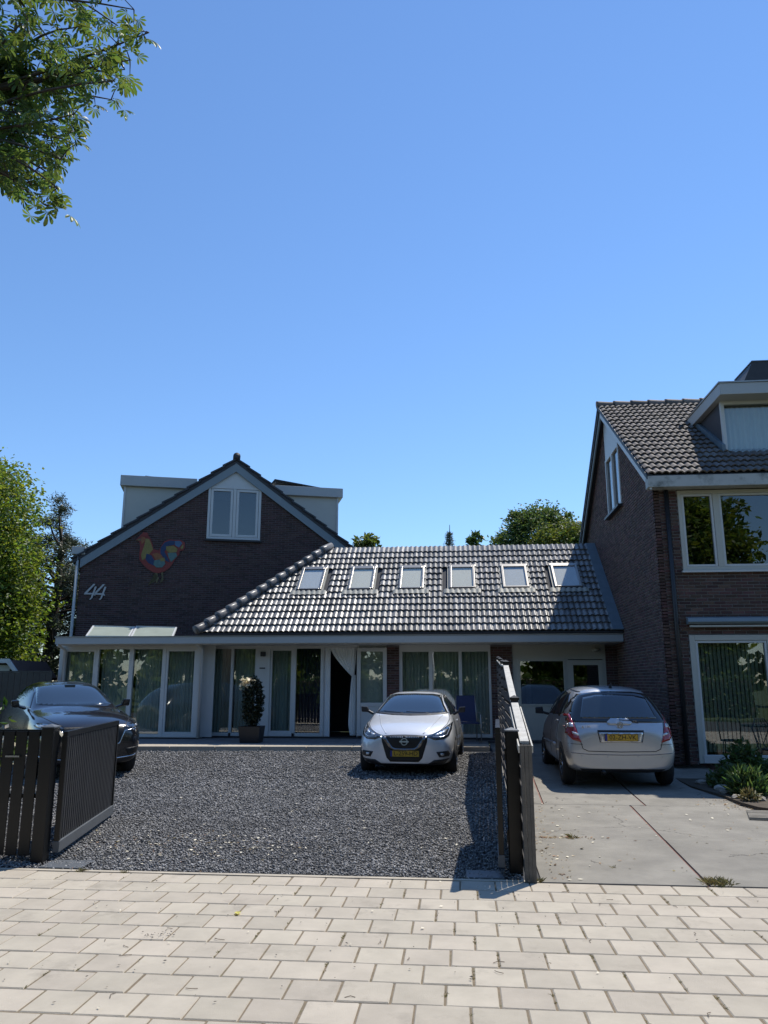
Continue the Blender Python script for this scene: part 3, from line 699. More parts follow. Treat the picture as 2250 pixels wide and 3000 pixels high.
lb(-2.62, -2.50, 19.95, 20.0, .3, 2.4).build('interior_post', 'interior', H3, local=True)
# small fittings
MB().box(-4.95, -4.84, -.10, -.02, Z(2.26), Z(2.37)).build('lamp', 'black_plastic', H3, local=True)
MB().box(-4.98, -4.84, -.035, -.02, Z(1.955), Z(1.985)).build('letter_slot', 'black_plastic', H3, local=True)
MB().lathe([(.0, .05), (.03, .045), (.045, .02), (.045, 0)], 12, c=(-6.20, -.20, Z(2.36))).build('camera_dome', 'black_plastic', H3, local=True, smooth=True)
# brick piers
for a, b in ((-1.79, -1.48), (.76, 1.28), (3.50, 3.77)):
    wall(H3, 'pier', Matrix.Translation((0, -.03, 0)), [(a, -.1), (b, -.1), (b, Z(2.53)), (a, Z(2.53))], [], a, b, -.1, Z(2.53), lambda z: (-99, 99), .21, .0603, 'brick_brown', 'mortar_dark', thick=.12, single=lambda u, z: True, nmax=100)
# former garage front
g = MB()
g.box(1.28, 3.50, 0, .06, Z(2.17), Z(2.53)); g.box(1.28, 1.42, 0, .06, Z(.2), Z(2.17)); g.box(1.42, 2.56, 0, .06, Z(.2), Z(1.07)); g.box(2.54, 2.61, -.005, .06, Z(.2), Z(2.17)); g.box(3.44, 3.50, -.003, .06, Z(.2), Z(2.17))
gf = g.build('garage_front', 'cream_paint', H3, local=True, bevel=.004)
w = rects(MB(), 1.42, 2.54, Z(1.07), Z(2.17), .045, -.02, .05).build('window', 'cream_paint', H3, local=True, bevel=.004); pane(w, 1.465, 2.495, Z(1.115), Z(2.125), .02, 'glass_dark')
d = rects(MB(), 2.61, 3.44, Z(.22), Z(2.15), .12, -.01, .045); d.box(2.73, 3.32, 0, .04, Z(.34), Z(1.15)); d = d.build('garage_door', 'cream_paint', H3, local=True, bevel=.005); pane(d, 2.73, 3.32, Z(1.15), Z(2.03), .015, 'glass_dark')
MB().box(1.6, 1.72, .12, .16, Z(1.08), Z(1.75)).build('window_ornament', 'sheer', w, local=True)
MB().box(1.95, 2.5, .2, .3, Z(1.08), Z(1.45)).build('window_cushion', 'navy', w, local=True)
MB().lathe([(0, .0), (.09, .0), (.11, -.03), (.08, -.07), (0, -.08)], 16, c=(3.27, -.09, Z(2.42))).build('ceiling_lamp', 'cream_paint', H3, local=True, smooth=True)

# ================================================================ neighbour's house on the right
H2 = thing('neighbour_house', 'tall brown brick house at right with dormer, matt roof tiles and vertical blinds', 'house', (3.77, 14.76, .2))
zb = .2; Lx = lambda x: x - 3.77; Ly = lambda y: y - 14.76; Lz = lambda z: z - zb
holes = [(Lx(4.20), Lx(7.35), Lz(3.66), Lz(5.25)), (Lx(4.20), Lx(5.66), Lz(.20), Lz(2.48))]
wall(H2, 'front_wall', Matrix(), [(0, 0), (8.5, 0), (8.5, Lz(5.24)), (0, Lz(5.24))], holes, 0.0, 8.5, 0, Lz(5.24), lambda z: (-99, 99), .21, .0603, 'brick_brown', 'mortar',
     single=lambda u, z: u < .43 or (2.3 < z < 3.45 and u < 1.5), nmax=300)
ry, rz_ = Ly(18.75), Lz(8.36); ms = .688
def lim2(z):
    h = (rz_ - .16 - z) / ms; return (max(-8.2, -ry - h), min(0, -ry + h))
SM = Matrix.Rotation(R(-90), 4, 'Z')
sw = (-Ly(19.05), -Ly(17.50), Lz(5.60), Lz(7.05))
wall(H2, 'side_wall', SM, [(-8.2, 0), (0, 0), (0, Lz(5.24)), (-ry, rz_ - .16), (-8.2, Lz(5.0))], [sw, (sw[0], sw[1], sw[3], sw[3] + 3)], -8.2, 0, 0, rz_ - .16, lim2, .21, .0603, 'brick_brown', 'mortar', single=None)
# side window and white panel above it
w = rects(MB(), *sw, .07, -.03, .06).box((sw[0] + sw[1]) / 2 - .05, (sw[0] + sw[1]) / 2 + .05, -.03, .06, sw[2] + .07, sw[3] - .07).build('window', 'white_paint', H2, local=True, basis=SM, bevel=.005)
mid = (sw[0] + sw[1]) / 2
for a, b in ((sw[0] + .07, mid - .05), (mid + .05, sw[1] - .07)):
    pane(w, a, b, sw[2] + .07, sw[3] - .07, .02, 'glass_dark'); MB().box(a, b, .08, .085, sw[2] + .05, sw[3]).build('blind', 'roller_blue', w, local=True)
MB().box(sw[0] - .05, sw[1] + .05, -.12, .02, sw[2] - .06, sw[2] - .005).build('sill', 'black_plastic', w, local=True)
tl = lambda u: rz_ - .18 - abs(u + ry) * ms
MB().prism([(sw[0], sw[3] + .01), (sw[1], sw[3] + .01), (sw[1], tl(sw[1])), (-ry, tl(-ry)), (sw[0], tl(sw[0]))], -.012, .05).build('gable_panel', 'white_paint', H2, local=True, basis=SM)
# roof
a2 = math.atan2(8.36 - 5.40, 18.75 - 14.40); L2 = math.hypot(8.36 - 5.40, 18.75 - 14.40)
RM2 = Matrix.Translation((Lx(3.60), Ly(14.40), Lz(5.43))) @ Matrix.Rotation(a2, 4, 'X')
def in2(x, v):
    return not (x > 1.80 and 1.18 < v < 3.6)
roof2 = tiled_roof(H2, 'roof', RM2, 8.6, L2, .268, L2 / 18, 'tile_matt', in2, single=lambda x, v: x < 4.4, A=.036, backing=[(.02, 0), (8.6, 0), (8.6, L2), (.02, L2)], lift=.048)
MB().prism([(Ly(18.75), Lz(8.36)), (Ly(23.1), Lz(5.40)), (Ly(23.1), Lz(5.28)), (Ly(18.75), Lz(8.22))], Lx(3.60), Lx(12.2), 'x').build('rear_roof', 'tile_black', H2, local=True)
for i in range(20):
    x = Lx(3.58) + i * .42
    MB().tube([(x, ry, rz_ + .05), (x + .03, ry, rz_ + .055), (x + .45, ry, rz_ + .035)], [.125, .118, .10], 12).build('ridge_tile', 'tile_matt', roof2, smooth=True, local=False) if False else \
    MB().tube([(x, ry, rz_ + .05), (x + .03, ry, rz_ + .055), (x + .45, ry, rz_ + .035)], [.125, .118, .10], 12).build('ridge_tile', 'tile_matt', H2, local=True, smooth=True)
for sgn, nm in ((1, 'blue_grey_board'), (-1, 'tile_black')):
    e = (Ly(14.42), Lz(5.36)) if sgn == 1 else (Ly(23.1), Lz(5.36))
    MB().prism([(ry, rz_ - .05), e, (e[0], e[1] - .20), (ry, rz_ - .26)], Lx(3.63), Lx(3.665), 'x').build('verge_board', 'white_paint' if sgn == 1 else 'blue_grey_board', H2, local=True)
    MB().prism([(ry, rz_ + .06), (e[0], e[1] + .09), (e[0], e[1] - .004), (ry, rz_ - .045)], Lx(3.585), Lx(3.69), 'x').build('verge_edge', 'tile_black', H2, local=True)
MB().box(Lx(3.60), Lx(12.2), Ly(14.40), Ly(14.62), Lz(5.20), Lz(5.42)).build('gutter', 'dirty_fascia', H2, local=True, bevel=.008)
MB().box(Lx(3.66), Lx(12.2), Ly(14.62), Ly(14.75), Lz(5.22), Lz(5.27)).build('soffit', 'cream_paint', H2, local=True)
MB().tube([(Lx(3.99), -.06, Lz(5.2)), (Lx(3.99), -.06, .0)], .042, 12).build('downpipe', 'black_plastic', H2, local=True, smooth=True)
# upper window
def hwin(name, x0, x1, z0, z1, muls, gm, t=.07, dep=-.035):
    w = rects(MB(), x0, x1, z0, z1, t, dep, .07)
    for q in muls: w.box(q - .055, q + .055, dep, .07, z0 + t, z1 - t)
    w = w.build(name, 'cream_paint', H2, local=True, bevel=.006)
    ed = [x0 + t] + [v for q in muls for v in (q - .055, q + .055)] + [x1 - t]
    for a, b in zip(ed[::2], ed[1::2]):
        rects(MB(), a + .004, b - .004, z0 + t + .004, z1 - t - .004, .04, dep + .015, .05).build('sash', 'white_paint', w, local=True, bevel=.004)
        pane(w, a + .04, b - .04, z0 + t + .04, z1 - t - .04, .02, gm)
    return w
w = hwin('window', Lx(4.20), Lx(7.35), Lz(3.66), Lz(5.20), [Lx(4.90)], 'glass_dark')
curtain(H2, Lx(4.35), Lx(4.50), Lz(3.75), Lz(5.1), .25, 'blind_green', folds=2); MB().box(Lx(4.0), Lx(7.5), .9, 1.0, Lz(3.3), Lz(5.24)).build('interior', 'interior', H2, local=True)
MB().box(Lx(4.17), Lx(7.40), -.09, .02, Lz(3.62), Lz(3.655)).build('sill', 'white_paint', w, local=True)
w = hwin('window', Lx(4.20), Lx(5.66), Lz(.22), Lz(2.47), [], 'glass', t=.10)
MB().box(Lx(4.28), Lx(5.60), -.045, .03, Lz(.225), Lz(.36)).build('bottom_rail', 'white_paint', w, local=True, bevel=.004)
for i in range(17):
    x = Lx(4.37) + i * .072
    MB().prism([(x, .15), (x + .060, .17), (x + .060, .172), (x, .152)], Lz(.40), Lz(2.33), 'z').build('blind_slat', 'blind_green', w, local=True)
MB().box(Lx(4.0), Lx(6.0), 1.2, 1.3, Lz(.2), Lz(2.6)).build('interior', 'interior', H2, local=True)
aw = MB().prism([(-.02, Lz(2.66)), (-.15, Lz(2.66)), (-.19, Lz(2.70)), (-.16, Lz(2.77)), (-.02, Lz(2.80))], Lx(4.17), Lx(7.0), 'x').build('awning_case', 'blue_grey_board', H2, local=True, bevel=.005)
MB().box(Lx(4.2), Lx(7.0), -.14, -.11, Lz(2.61), Lz(2.64)).build('awning_bar', 'cream_paint', aw, local=True)
# dormer
dz0, dz1 = 6.02, 7.22
dm = MB().box(Lx(5.28), Lx(11), Ly(15.02), Ly(18.2), Lz(7.22), Lz(7.46)).build('dormer', 'grey_fascia', H2, local=True, bevel=.008)
MB().box(Lx(5.26), Lx(11), Ly(15.0), Ly(18.2), Lz(7.462), Lz(7.49)).build('roof_edge', 'alu', dm, local=True)
dw = rects(MB(), Lx(5.40), Lx(8.2), Lz(6.02), Lz(7.22), .07, Ly(15.42), Ly(15.50)).build('window_frame', 'white_paint', dm, local=True, bevel=.005)
MB().box(Lx(5.47), Lx(8.13), Ly(15.45), Ly(15.456), Lz(6.09), Lz(7.15)).build('pane', 'glass', dm, local=True)
curtain(dm, Lx(5.48), Lx(8.1), Lz(6.05), Lz(7.15), Ly(15.62), 'sheer', folds=26, amp=.02)
MB().box(Lx(5.45), Lx(8.2), Ly(16.6), Ly(16.7), Lz(6), Lz(7.2)).build('interior', 'interior', dm, local=True)
MB().prism([(Ly(15.43), Lz(6.0)), (Ly(15.43), Lz(7.22)), (Ly(17.3), Lz(7.22)), (Ly(17.2), Lz(7.15))], Lx(5.41), Lx(5.46), 'x').build('cheek', 'tile_black', dm, local=True)
MB().prism([(Ly(15.36), Lz(6.10)), (Ly(15.36), Lz(6.28)), (Ly(17.2), Lz(7.50)), (Ly(17.2), Lz(7.36))], Lx(5.34), Lx(5.405), 'x').build('flashing', 'lead', dm, local=True)
MB().box(Lx(5.3), Lx(8.2), Ly(15.30), Ly(15.42), Lz(5.98), Lz(6.06)).build('sill', 'lead_light', dm, local=True)
ch = MB().prism([(Lx(6.72), Lz(8.1)), (Lx(9.6), Lz(8.1)), (Lx(9.4), Lz(9.30)), (Lx(7.30), Lz(9.30))], Ly(18.4), Ly(19.6)).build('roof_block', 'tile_black', H2, local=True)
MB().box(Lx(7.28), Lx(9.42), Ly(18.38), Ly(19.62), Lz(9.302), Lz(9.325)).build('block_capping', 'lead', ch, local=True)
MB().box(Lx(3.77) + .1, Lx(12), Ly(23.0), Ly(23.1), 0, Lz(5.3)).build('back_wall', 'brick_brown', H2, local=True)
MB().box(Lx(12.1), Lx(12.2), .0, Ly(23.0), 0, Lz(5.3)).build('party_wall', 'brick_brown', H2, local=True)
MB().lathe([(0, .12), (.05, .11), (.06, 0)], 10, c=(Lx(5.02), Ly(16.85), Lz(7.10))).build('vent_pipe', 'black_plastic', H2, local=True)
# ================================================================ cars
mat('paint_silver', (.72, .73, .74), .33, metal=.35, nv=.03, ns=2, coat=1., spec=.5)
mat('paint_champagne', (.48, .485, .49), .36, metal=.55, nv=.05, ns=2, coat=1., stain=(.40, .39, .37), sscale=3, sth=.68)
mat('paint_black', (.012, .012, .014), .18, metal=.0, nv=.05, coat=1., spec=.5)
mat('car_glass', (.015, .022, .028), .03, nv=.0, spec=.5, ior=1.95, coat=.6)
mat('car_glass_dark', (.008, .010, .012), .03, nv=.0, spec=.5, ior=1.7, coat=.3)
mat('chrome', (.62, .62, .62), .12, metal=1., nv=.02)
mat('dark_chrome', (.22, .22, .23), .2, metal=1., nv=.02)
mat('tyre', (.018, .018, .018), .85, nv=.1)
mat('lamp_glass', (.018, .020, .022), .05, nv=.3, ns=25, ior=1.9, coat=1.)
mat('lamp_clear', (.62, .62, .62), .1, metal=.5, nv=.3, ns=40, coat=1.)
mat('tail_red', (.30, .012, .018), .12, nv=.25, ns=30, coat=1.)
mat('plate_yellow', (.55, .33, .03), .45, nv=.05); mat('plate_blue', (.02, .03, .22), .45); mat('plate_black', (.01, .01, .01), .5)
class Car:
    def __init__(c, name, label, loc, rz, stations, paint, scale, length):
        c.root = thing(name, label, 'car', loc, rz, None); c.sc = scale; c.L = length
        vs = []; NP = 8
        for st in stations:
            d, zb_, ws, zs, wm, zm, wsh, zsh, wt, zt, zc = st; y = length / 2 - d
            half = [(0, zb_), (ws * .86, zb_), (ws, zs), (wm, zm), (wsh, zsh), (wt, zt), (wt * .55, lerp(zt, zc, .78)), (0, zc)]
            ring = half + [(-x, z) for x, z in half[-2:0:-1]]
            vs += [(x * scale, y * scale, z * scale) for x, z in ring]
        n = 14; fs = []
        for i in range(len(stations) - 1):
            for k in range(n): fs.append((i * n + k, i * n + (k + 1) % n, (i + 1) * n + (k + 1) % n, (i + 1) * n + k))
        for b in (0, (len(stations) - 1) * n):
            q = [b + k for k in range(n)]
            for k in range(7):
                a0, a1, b1, b0_ = q[k], q[k + 1], q[(n - k - 1) % n], q[(n - k) % n]
                f = [a0, a1, b1, b0_]; f = list(dict.fromkeys(f))
                if len(f) > 2: fs.append(tuple(f))
        m = MB().add(vs, fs); me = m.mesh('body', paint)
        tmp = bpy.data.objects.new('tmp', me); COL.objects.link(tmp)
        md = tmp.modifiers.new('s', 'SUBSURF'); md.levels = 3; md.render_levels = 3
        dg = bpy.context.evaluated_depsgraph_get(); ev = bpy.data.meshes.new_from_object(tmp.evaluated_get(dg)); ev.name = 'body'
        bpy.data.objects.remove(tmp)
        ev.polygons.foreach_set('use_smooth', [True] * len(ev.polygons))
        c.body = link(bpy.data.objects.new('body', ev), c.root)
        bm = bmesh.new(); bm.from_mesh(ev); c.bvh = BVHTree.FromBMesh(bm); bm.free()
        c.ctr = Vector((0, 0, .6 * scale))
    def hit(c, p, mode):
        a, b = p; s = c.sc; a *= s; b *= s
        o, d = {'front': (Vector((a, 9, b)), Vector((0, -1, 0))), 'rear': (Vector((a, -9, b)), Vector((0, 1, 0))),
                'left': (Vector((-9, a, b)), Vector((1, 0, 0))), 'right': (Vector((9, a, b)), Vector((-1, 0, 0))), 'top': (Vector((a, b, 9)), Vector((0, 0, -1)))}[mode]
        loc, nrm, i, dist = c.bvh.ray_cast(o, d)
        if loc is None:
            q = Vector(o); k = {'front': 1, 'rear': 1, 'left': 0, 'right': 0, 'top': 2}[mode]; q[k] = {'front': .45, 'rear': -.45, 'left': -.4, 'right': .4, 'top': 1}[mode] * (c.L * s if k == 1 else 1.6 * s if k == 0 else 1)
            loc, nrm, i, dist = c.bvh.find_nearest(q)
        if nrm.dot(-d) < 0: nrm = -nrm
        return loc, nrm
    def patch(c, name, m, poly, mode, off=.004, edge=.05, parent=None, mirror=False, rim=.012):
        for sgn in ((1, -1) if mirror else (1,)):
            pl = [(sgn * a, b) for a, b in poly] if mode in ('front', 'rear', 'top') else poly
            md = mode
            if mirror and mode in ('left', 'right'): md = mode if sgn == 1 else ('left' if mode == 'right' else 'right')
            bm = bmesh.new(); vs = [bm.verts.new((a, b, 0)) for a, b in pl]; bm.faces.new(vs)
            bmesh.ops.triangulate(bm, faces=bm.faces[:])
            for _ in range(5):
                es = [e for e in bm.edges if e.calc_length() > edge]
                if not es: break
                bmesh.ops.subdivide_edges(bm, edges=es, cuts=1); bmesh.ops.triangulate(bm, faces=bm.faces[:])
            nr = {}
            for v in bm.verts:
                loc, nrm = c.hit((v.co.x, v.co.y), md); v.co = loc + nrm * off; nr[v] = (loc, nrm)
            be = [e for e in bm.edges if e.is_boundary]
            r = bmesh.ops.extrude_edge_only(bm, edges=be); 
            for v in r['geom']:
                if isinstance(v, bmesh.types.BMVert):
                    loc, nrm, i, d = c.bvh.find_nearest(v.co); 
                    v.co = v.co - (v.co - loc).normalized() * (off + .006) if (v.co - loc).length > 1e-6 else v.co
            bmesh.ops.recalc_face_normals(bm, faces=bm.faces[:])
            me = bpy.data.meshes.new(name); bm.to_mesh(me); bm.free(); me.materials.append(MT[m])
            me.polygons.foreach_set('use_smooth', [True] * len(me.polygons))
            o = link(bpy.data.objects.new(name, me), parent or c.root)
        return o
    def strip(c, name, m, pts, mode, w=.01, off=.004, parent=None, mirror=False):
        """thin line drawn over the body"""
        for sgn in ((1, -1) if mirror else (1,)):
            P_ = []
            for (a, b), (a2, b2) in zip(pts, pts[1:]):
                for i in range(6): P_.append((sgn * lerp(a, a2, i / 6), lerp(b, b2, i / 6)))
            P_.append((sgn * pts[-1][0], pts[-1][1]))
            Q = [c.hit(p, mode)[0] + c.hit(p, mode)[1] * off * .3 for p in P_]
            MB().tube(Q, w * c.sc / 2, 6).build(name, m, parent or c.root, local=True, smooth=True)
    def wheel(c, x, y, r=.31, w=.2, spokes=10, face=1):
        s = c.sc; r *= s; w *= s; x *= s; y *= s
        t = MB().lathe([(r * .62, -w / 2), (r * .9, -w / 2), (r, -w * .32), (r, w * .32), (r * .9, w / 2), (r * .62, w / 2), (r * .62, -w / 2)], 32, 'x').build('wheel', 'tyre', c.root, local=True, smooth=True, basis=Matrix.Translation((x, y, r)))
        k = MB().lathe([(r * .63, w * .40), (r * .57, w * .46), (r * .55, w * .2), (r * .12, w * .12), (0, w * .12)], 28, 'x')
        k.build('rim_bowl', 'black_plastic', t, local=True, smooth=True, basis=Matrix.Rotation(math.pi if x < 0 else 0, 4, 'Z'))
        sp = MB().lathe([(r * .64, w * .38), (r * .64, w * .47), (r * .58, w * .47), (r * .57, w * .3)], 32, 'x')
        for i in range(spokes):
            a = 2 * math.pi * i / spokes; sp.bar((w * .36, 0, 0), (w * .42, math.cos(a) * r * .6, math.sin(a) * r * .6), r * .10, w * .1, (1, 0, 0))
        sp.lathe([(r * .16, w * .3), (r * .14, w * .44), (0, w * .46)], 14, 'x')
        sp.build('rim', 'dark_chrome' if c.root.name.startswith('dark') else 'chrome', t, local=True, smooth=False, basis=Matrix.Rotation(math.pi if x < 0 else 0, 4, 'Z'))
    def arch(c, y, r=.37, zc=.31):
        poly = [(y + r * math.cos(a), max(.17, zc + r * math.sin(a))) for a in [i * math.pi / 14 - .35 for i in range(20)] if zc + r * math.sin(a) > .12]
        c.patch('wheel_arch', 'black_plastic', poly, 'right', off=.003, edge=.06, mirror=True)
    def plate(c, txt, x, y, z, mode, tilt=0., w=.52, h=.11):
        s = c.sc; sg = 1 if mode == 'front' else -1
        M = Matrix.Translation((x * s, y * s, z * s)) @ Matrix.Rotation(0 if sg == -1 else math.pi, 4, 'Z') @ Matrix.Rotation(R(90) + tilt, 4, 'X')
        p = MB().box(-w / 2 * s, w / 2 * s, -h / 2 * s, h / 2 * s, -.012, .0).build('number_plate', 'plate_yellow', c.root, local=True, basis=M, bevel=.003)
        MB().box(-w / 2 * s + .004, (-w / 2 + .042) * s, -h / 2 * s + .004, h / 2 * s - .004, .0005, .0015).build('plate_band', 'plate_blue', p, local=True)
        rim = MB()
        for q in ((-w / 2, w / 2, -h / 2, -h / 2 + .006), (-w / 2, w / 2, h / 2 - .006, h / 2), (-w / 2, -w / 2 + .006, -h / 2 + .006, h / 2 - .006), (w / 2 - .006, w / 2, -h / 2 + .006, h / 2 - .006)):
            rim.box(q[0] * s, q[1] * s, q[2] * s, q[3] * s, .002, .004)
        rim.build('plate_rim', 'plate_black', p, local=True)
        me = text_mesh(txt, .098 * s, 'plate_black'); xs = [v.co.x for v in me.vertices]; k = (.415 * s) / (max(xs) - min(xs))
        me.transform(Matrix.Diagonal((k, 1.02, 1, 1))); link(bpy.data.objects.new('lettering', me), p, Matrix.Translation((.022 * s, 0, .003)))
        return p

# ---- silver hatchback facing the street
st = [(0.00, .24, .46, .28, .56, .42, .54, .58, .44, .66, .68), (.09, .19, .70, .27, .775, .46, .75, .66, .58, .745, .775), (.34, .18, .81, .26, .855, .52, .835, .76, .66, .845, .885),
      (.72, .18, .84, .26, .868, .58, .84, .86, .70, .925, .965), (1.08, .18, .85, .26, .870, .62, .82, .93, .70, 1.0, 1.035), (1.18, .18, .85, .26, .871, .62, .81, .945, .69, 1.035, 1.075), (1.62, .18, .85, .26, .872, .64, .80, .97, .62, 1.27, 1.305), (2.02, .18, .85, .26, .872, .66, .80, .99, .575, 1.395, 1.435),
      (2.30, .18, .85, .26, .872, .66, .80, 1.0, .57, 1.42, 1.455), (2.75, .18, .85, .26, .872, .67, .80, 1.02, .56, 1.405, 1.445), (3.30, .18, .85, .26, .870, .68, .80, 1.05, .54, 1.33, 1.37), (3.70, .20, .83, .28, .855, .66, .78, 1.0, .52, 1.16, 1.19), (3.92, .24, .74, .32, .80, .60, .74, .85, .52, .95, .97), (4.0, .30, .60, .36, .66, .55, .62, .72, .46, .84, .86)]
ML = 4.0; ms_ = .955
CA = Car('silver_hatchback', 'silver hatchback with black grille parked facing the street on the gravel', (-.86, 13.45 + ML * ms_ / 2, .068), R(180 + -2.8), st, 'paint_silver', ms_, ML)
F = ML / 2
CA.patch('windscreen', 'car_glass', [(-.685, 1.065), (-.60, 1.20), (-.515, 1.375), (-.36, 1.40), (0, 1.408), (.36, 1.40), (.515, 1.375), (.60, 1.20), (.685, 1.065), (.35, 1.045), (0, 1.04), (-.35, 1.045)], 'front')
CA.patch('windscreen_edge', 'black_plastic', [(-.72, 1.045), (-.685, 1.068), (-.35, 1.05), (0, 1.045), (.35, 1.05), (.685, 1.068), (.72, 1.045), (.35, 1.02), (0, 1.012), (-.35, 1.02)], 'front', off=.006)
CA.patch('side_window', 'car_glass_dark', [(F - 1.30, 1.02), (F - 1.75, 1.26), (F - 2.1, 1.355), (F - 2.55, 1.37), (F - 3.0, 1.33), (F - 3.28, 1.22), (F - 3.2, 1.10), (F - 2.2, 1.03)], 'right', mirror=True)
CA.strip('pillar', 'black_plastic', [(F - 2.28, 1.03), (F - 2.34, 1.37)], 'right', .05); CA.strip('pillar', 'black_plastic', [(F - 2.28, 1.03), (F - 2.34, 1.37)], 'left', .05)
hl = [(.40, .685), (.53, .635), (.69, .645), (.775, .70), (.805, .80), (.80, .905), (.755, .875), (.62, .785), (.50, .725)]
CA.patch('headlight', 'lamp_glass', hl, 'front', off=.008, mirror=True)
for q in ([(.64, .735), (.70, .745), (.735, .80), (.67, .79)], [(.54, .695), (.60, .71), (.62, .75), (.55, .725)]): CA.patch('headlight_lens', 'lamp_clear', q, 'front', off=.013, mirror=True)
CA.strip('light_bar', 'lamp_clear', [(.775, .89), (.77, .80), (.74, .72), (.66, .685), (.50, .69)], 'front', .014, off=.012, mirror=True)
CA.strip('bonnet_gap', 'black_plastic', [(.385, .70), (.50, .735), (.62, .795), (.72, .875), (.745, .96), (.715, 1.03)], 'front', .012, off=.002, mirror=True)
CA.strip('bonnet_gap', 'black_plastic', [(-.385, .70), (-.2, .715), (0, .72), (.2, .715), (.385, .70)], 'front', .009, off=.002)
CA.strip('bonnet_crease', 'paint_silver', [(.33, .735), (.47, .87), (.57, .985), (.61, 1.02)], 'front', .016, off=.0, mirror=True)
CA.patch('grille', 'plate_black', [(-.415, .69), (-.24, .705), (0, .71), (.24, .705), (.415, .69), (.40, .60), (.315, .33), (.25, .265), (-.25, .265), (-.315, .33), (-.40, .60)], 'front', off=.004)
vm = [(.345, .69), (.405, .688), (.27, .50), (.185, .455), (0, .45), (-.185, .455), (-.27, .50), (-.405, .688), (-.345, .69), (-.215, .515), (-.16, .492), (0, .489), (.16, .492), (.215, .515)]
CA.patch('grille_trim', 'dark_chrome', vm, 'front', off=.016)
emb, en = CA.hit((0, .605), 'front')
em = MB().lathe([(.047, 0), (.060, 0), (.060, .012), (.047, .012), (.047, 0)], 24); em.box(-.078, .078, -.012, .012, .0, .015)
em.build('emblem', 'lamp_clear', CA.root, local=True, basis=Matrix.Translation(emb + en * .012) @ Matrix.Rotation(R(-86), 4, 'X'))
for sg in (1, -1):
    CA.patch('intake', 'black_plastic', [(sg * .52, .30), (sg * .78, .32), (sg * .70, .245), (sg * .40, .225)], 'front', off=.004)
    CA.patch('fog_lamp_surround', 'black_plastic', [(sg * .56, .435), (sg * .76, .455), (sg * .79, .40), (sg * .765, .355), (sg * .61, .345)], 'front', off=.005)
    CA.patch('fog_lamp', 'lamp_clear', [(sg * .63, .41), (sg * .69, .415), (sg * .69, .375), (sg * .64, .37)], 'front', off=.010)
    mb = MB().add([(sg * .87, F - 1.45, 1.05), (sg * 1.02, F - 1.43, 1.06), (sg * 1.03, F - 1.43, 1.17), (sg * .90, F - 1.42, 1.16), (sg * .88, F - 1.55, 1.06), (sg * 1.00, F - 1.56, 1.07), (sg * 1.01, F - 1.55, 1.15), (sg * .90, F - 1.55, 1.15)], [(0, 1, 2, 3), (4, 7, 6, 5), (0, 4, 5, 1), (1, 5, 6, 2), (2, 6, 7, 3), (3, 7, 4, 0)])
    mb.bar((sg * .78, F - 1.48, 1.02), (sg * .90, F - 1.48, 1.08), .05, .05)
    mb.v = [(x * ms_, y * ms_, z * ms_) for x, y, z in mb.v]; mb.build('mirror', 'black_plastic', CA.root, local=True, bevel=.018)
CA.patch('lower_lip', 'black_plastic', [(-.68, .235), (.68, .235), (.60, .195), (-.60, .195)], 'front', off=.004)
fp, _ = CA.hit((0, .41), 'front'); CA.plate('L-259-HD', -.005, fp.y / ms_ + .022, .405, 'front')
for y in (F - .80, F - 3.32):
    CA.arch(y, .36, .31)
    for x in (-.775, .775): CA.wheel(x, y, .305, .205)
CA.strip('wiper', 'black_plastic', [(-.35, 1.052), (.10, 1.075)], 'front', .014, off=.02); CA.strip('wiper', 'black_plastic', [(.15, 1.05), (.55, 1.085)], 'front', .014, off=.02)
for sg in ('left', 'right'):
    CA.strip('door_gap', 'black_plastic', [(F - 1.42, .95), (F - 1.46, .55), (F - 1.40, .28)], sg, .008, off=.002); CA.strip('door_gap', 'black_plastic', [(F - 2.38, .97), (F - 2.42, .28)], sg, .008, off=.002); CA.strip('sill_trim', 'black_plastic', [(F - 1.35, .24), (F - 2.85, .24)], sg, .05, off=.002)
    CA.strip('door_handle', 'paint_silver', [(F - 2.10, .88), (F - 2.28, .885)], sg, .035, off=.02)

# ---- champagne silver compact car seen from behind
st = [(0.0, .28, .50, .32, .60, .48, .58, .66, .46, .74, .77), (.10, .22, .72, .30, .79, .50, .77, .74, .60, .83, .86), (.45, .20, .82, .28, .865, .56, .84, .86, .68, .98, 1.02), (.75, .20, .84, .28, .875, .62, .83, .95, .70, 1.08, 1.13),
      (1.25, .20, .85, .28, .88, .66, .81, 1.0, .66, 1.38, 1.43), (1.62, .20, .85, .28, .88, .68, .81, 1.02, .62, 1.50, 1.555), (2.2, .20, .85, .28, .88, .70, .81, 1.04, .62, 1.535, 1.59), (2.9, .20, .85, .28, .88, .72, .81, 1.06, .61, 1.52, 1.58), (3.28, .20, .85, .28, .88, .74, .80, 1.08, .595, 1.475, 1.545),
      (3.42, .21, .85, .30, .88, .74, .80, 1.07, .585, 1.42, 1.50), (3.58, .22, .845, .32, .872, .70, .80, 1.03, .62, 1.22, 1.28), (3.72, .23, .82, .34, .86, .60, .80, .95, .62, 1.02, 1.06), (3.80, .25, .78, .38, .83, .54, .78, .78, .60, .90, .95), (3.84, .30, .70, .42, .76, .52, .70, .68, .50, .82, .87)]
BL = 3.84; bs_ = .95
CB = Car('champagne_car', 'dusty silver compact car seen from behind on the concrete drive', (2.38, 12.32 + BL * bs_ / 2, .075), R(.6), st, 'paint_champagne', bs_, BL)
B = -BL / 2
CB.patch('rear_window', 'car_glass_dark', [(-.80, 1.005), (-.76, 1.16), (-.66, 1.34), (-.57, 1.435), (-.3, 1.475), (0, 1.482), (.3, 1.475), (.57, 1.435), (.66, 1.34), (.76, 1.16), (.80, 1.005), (.60, .998), (-.60, .998)], 'rear', off=.005)
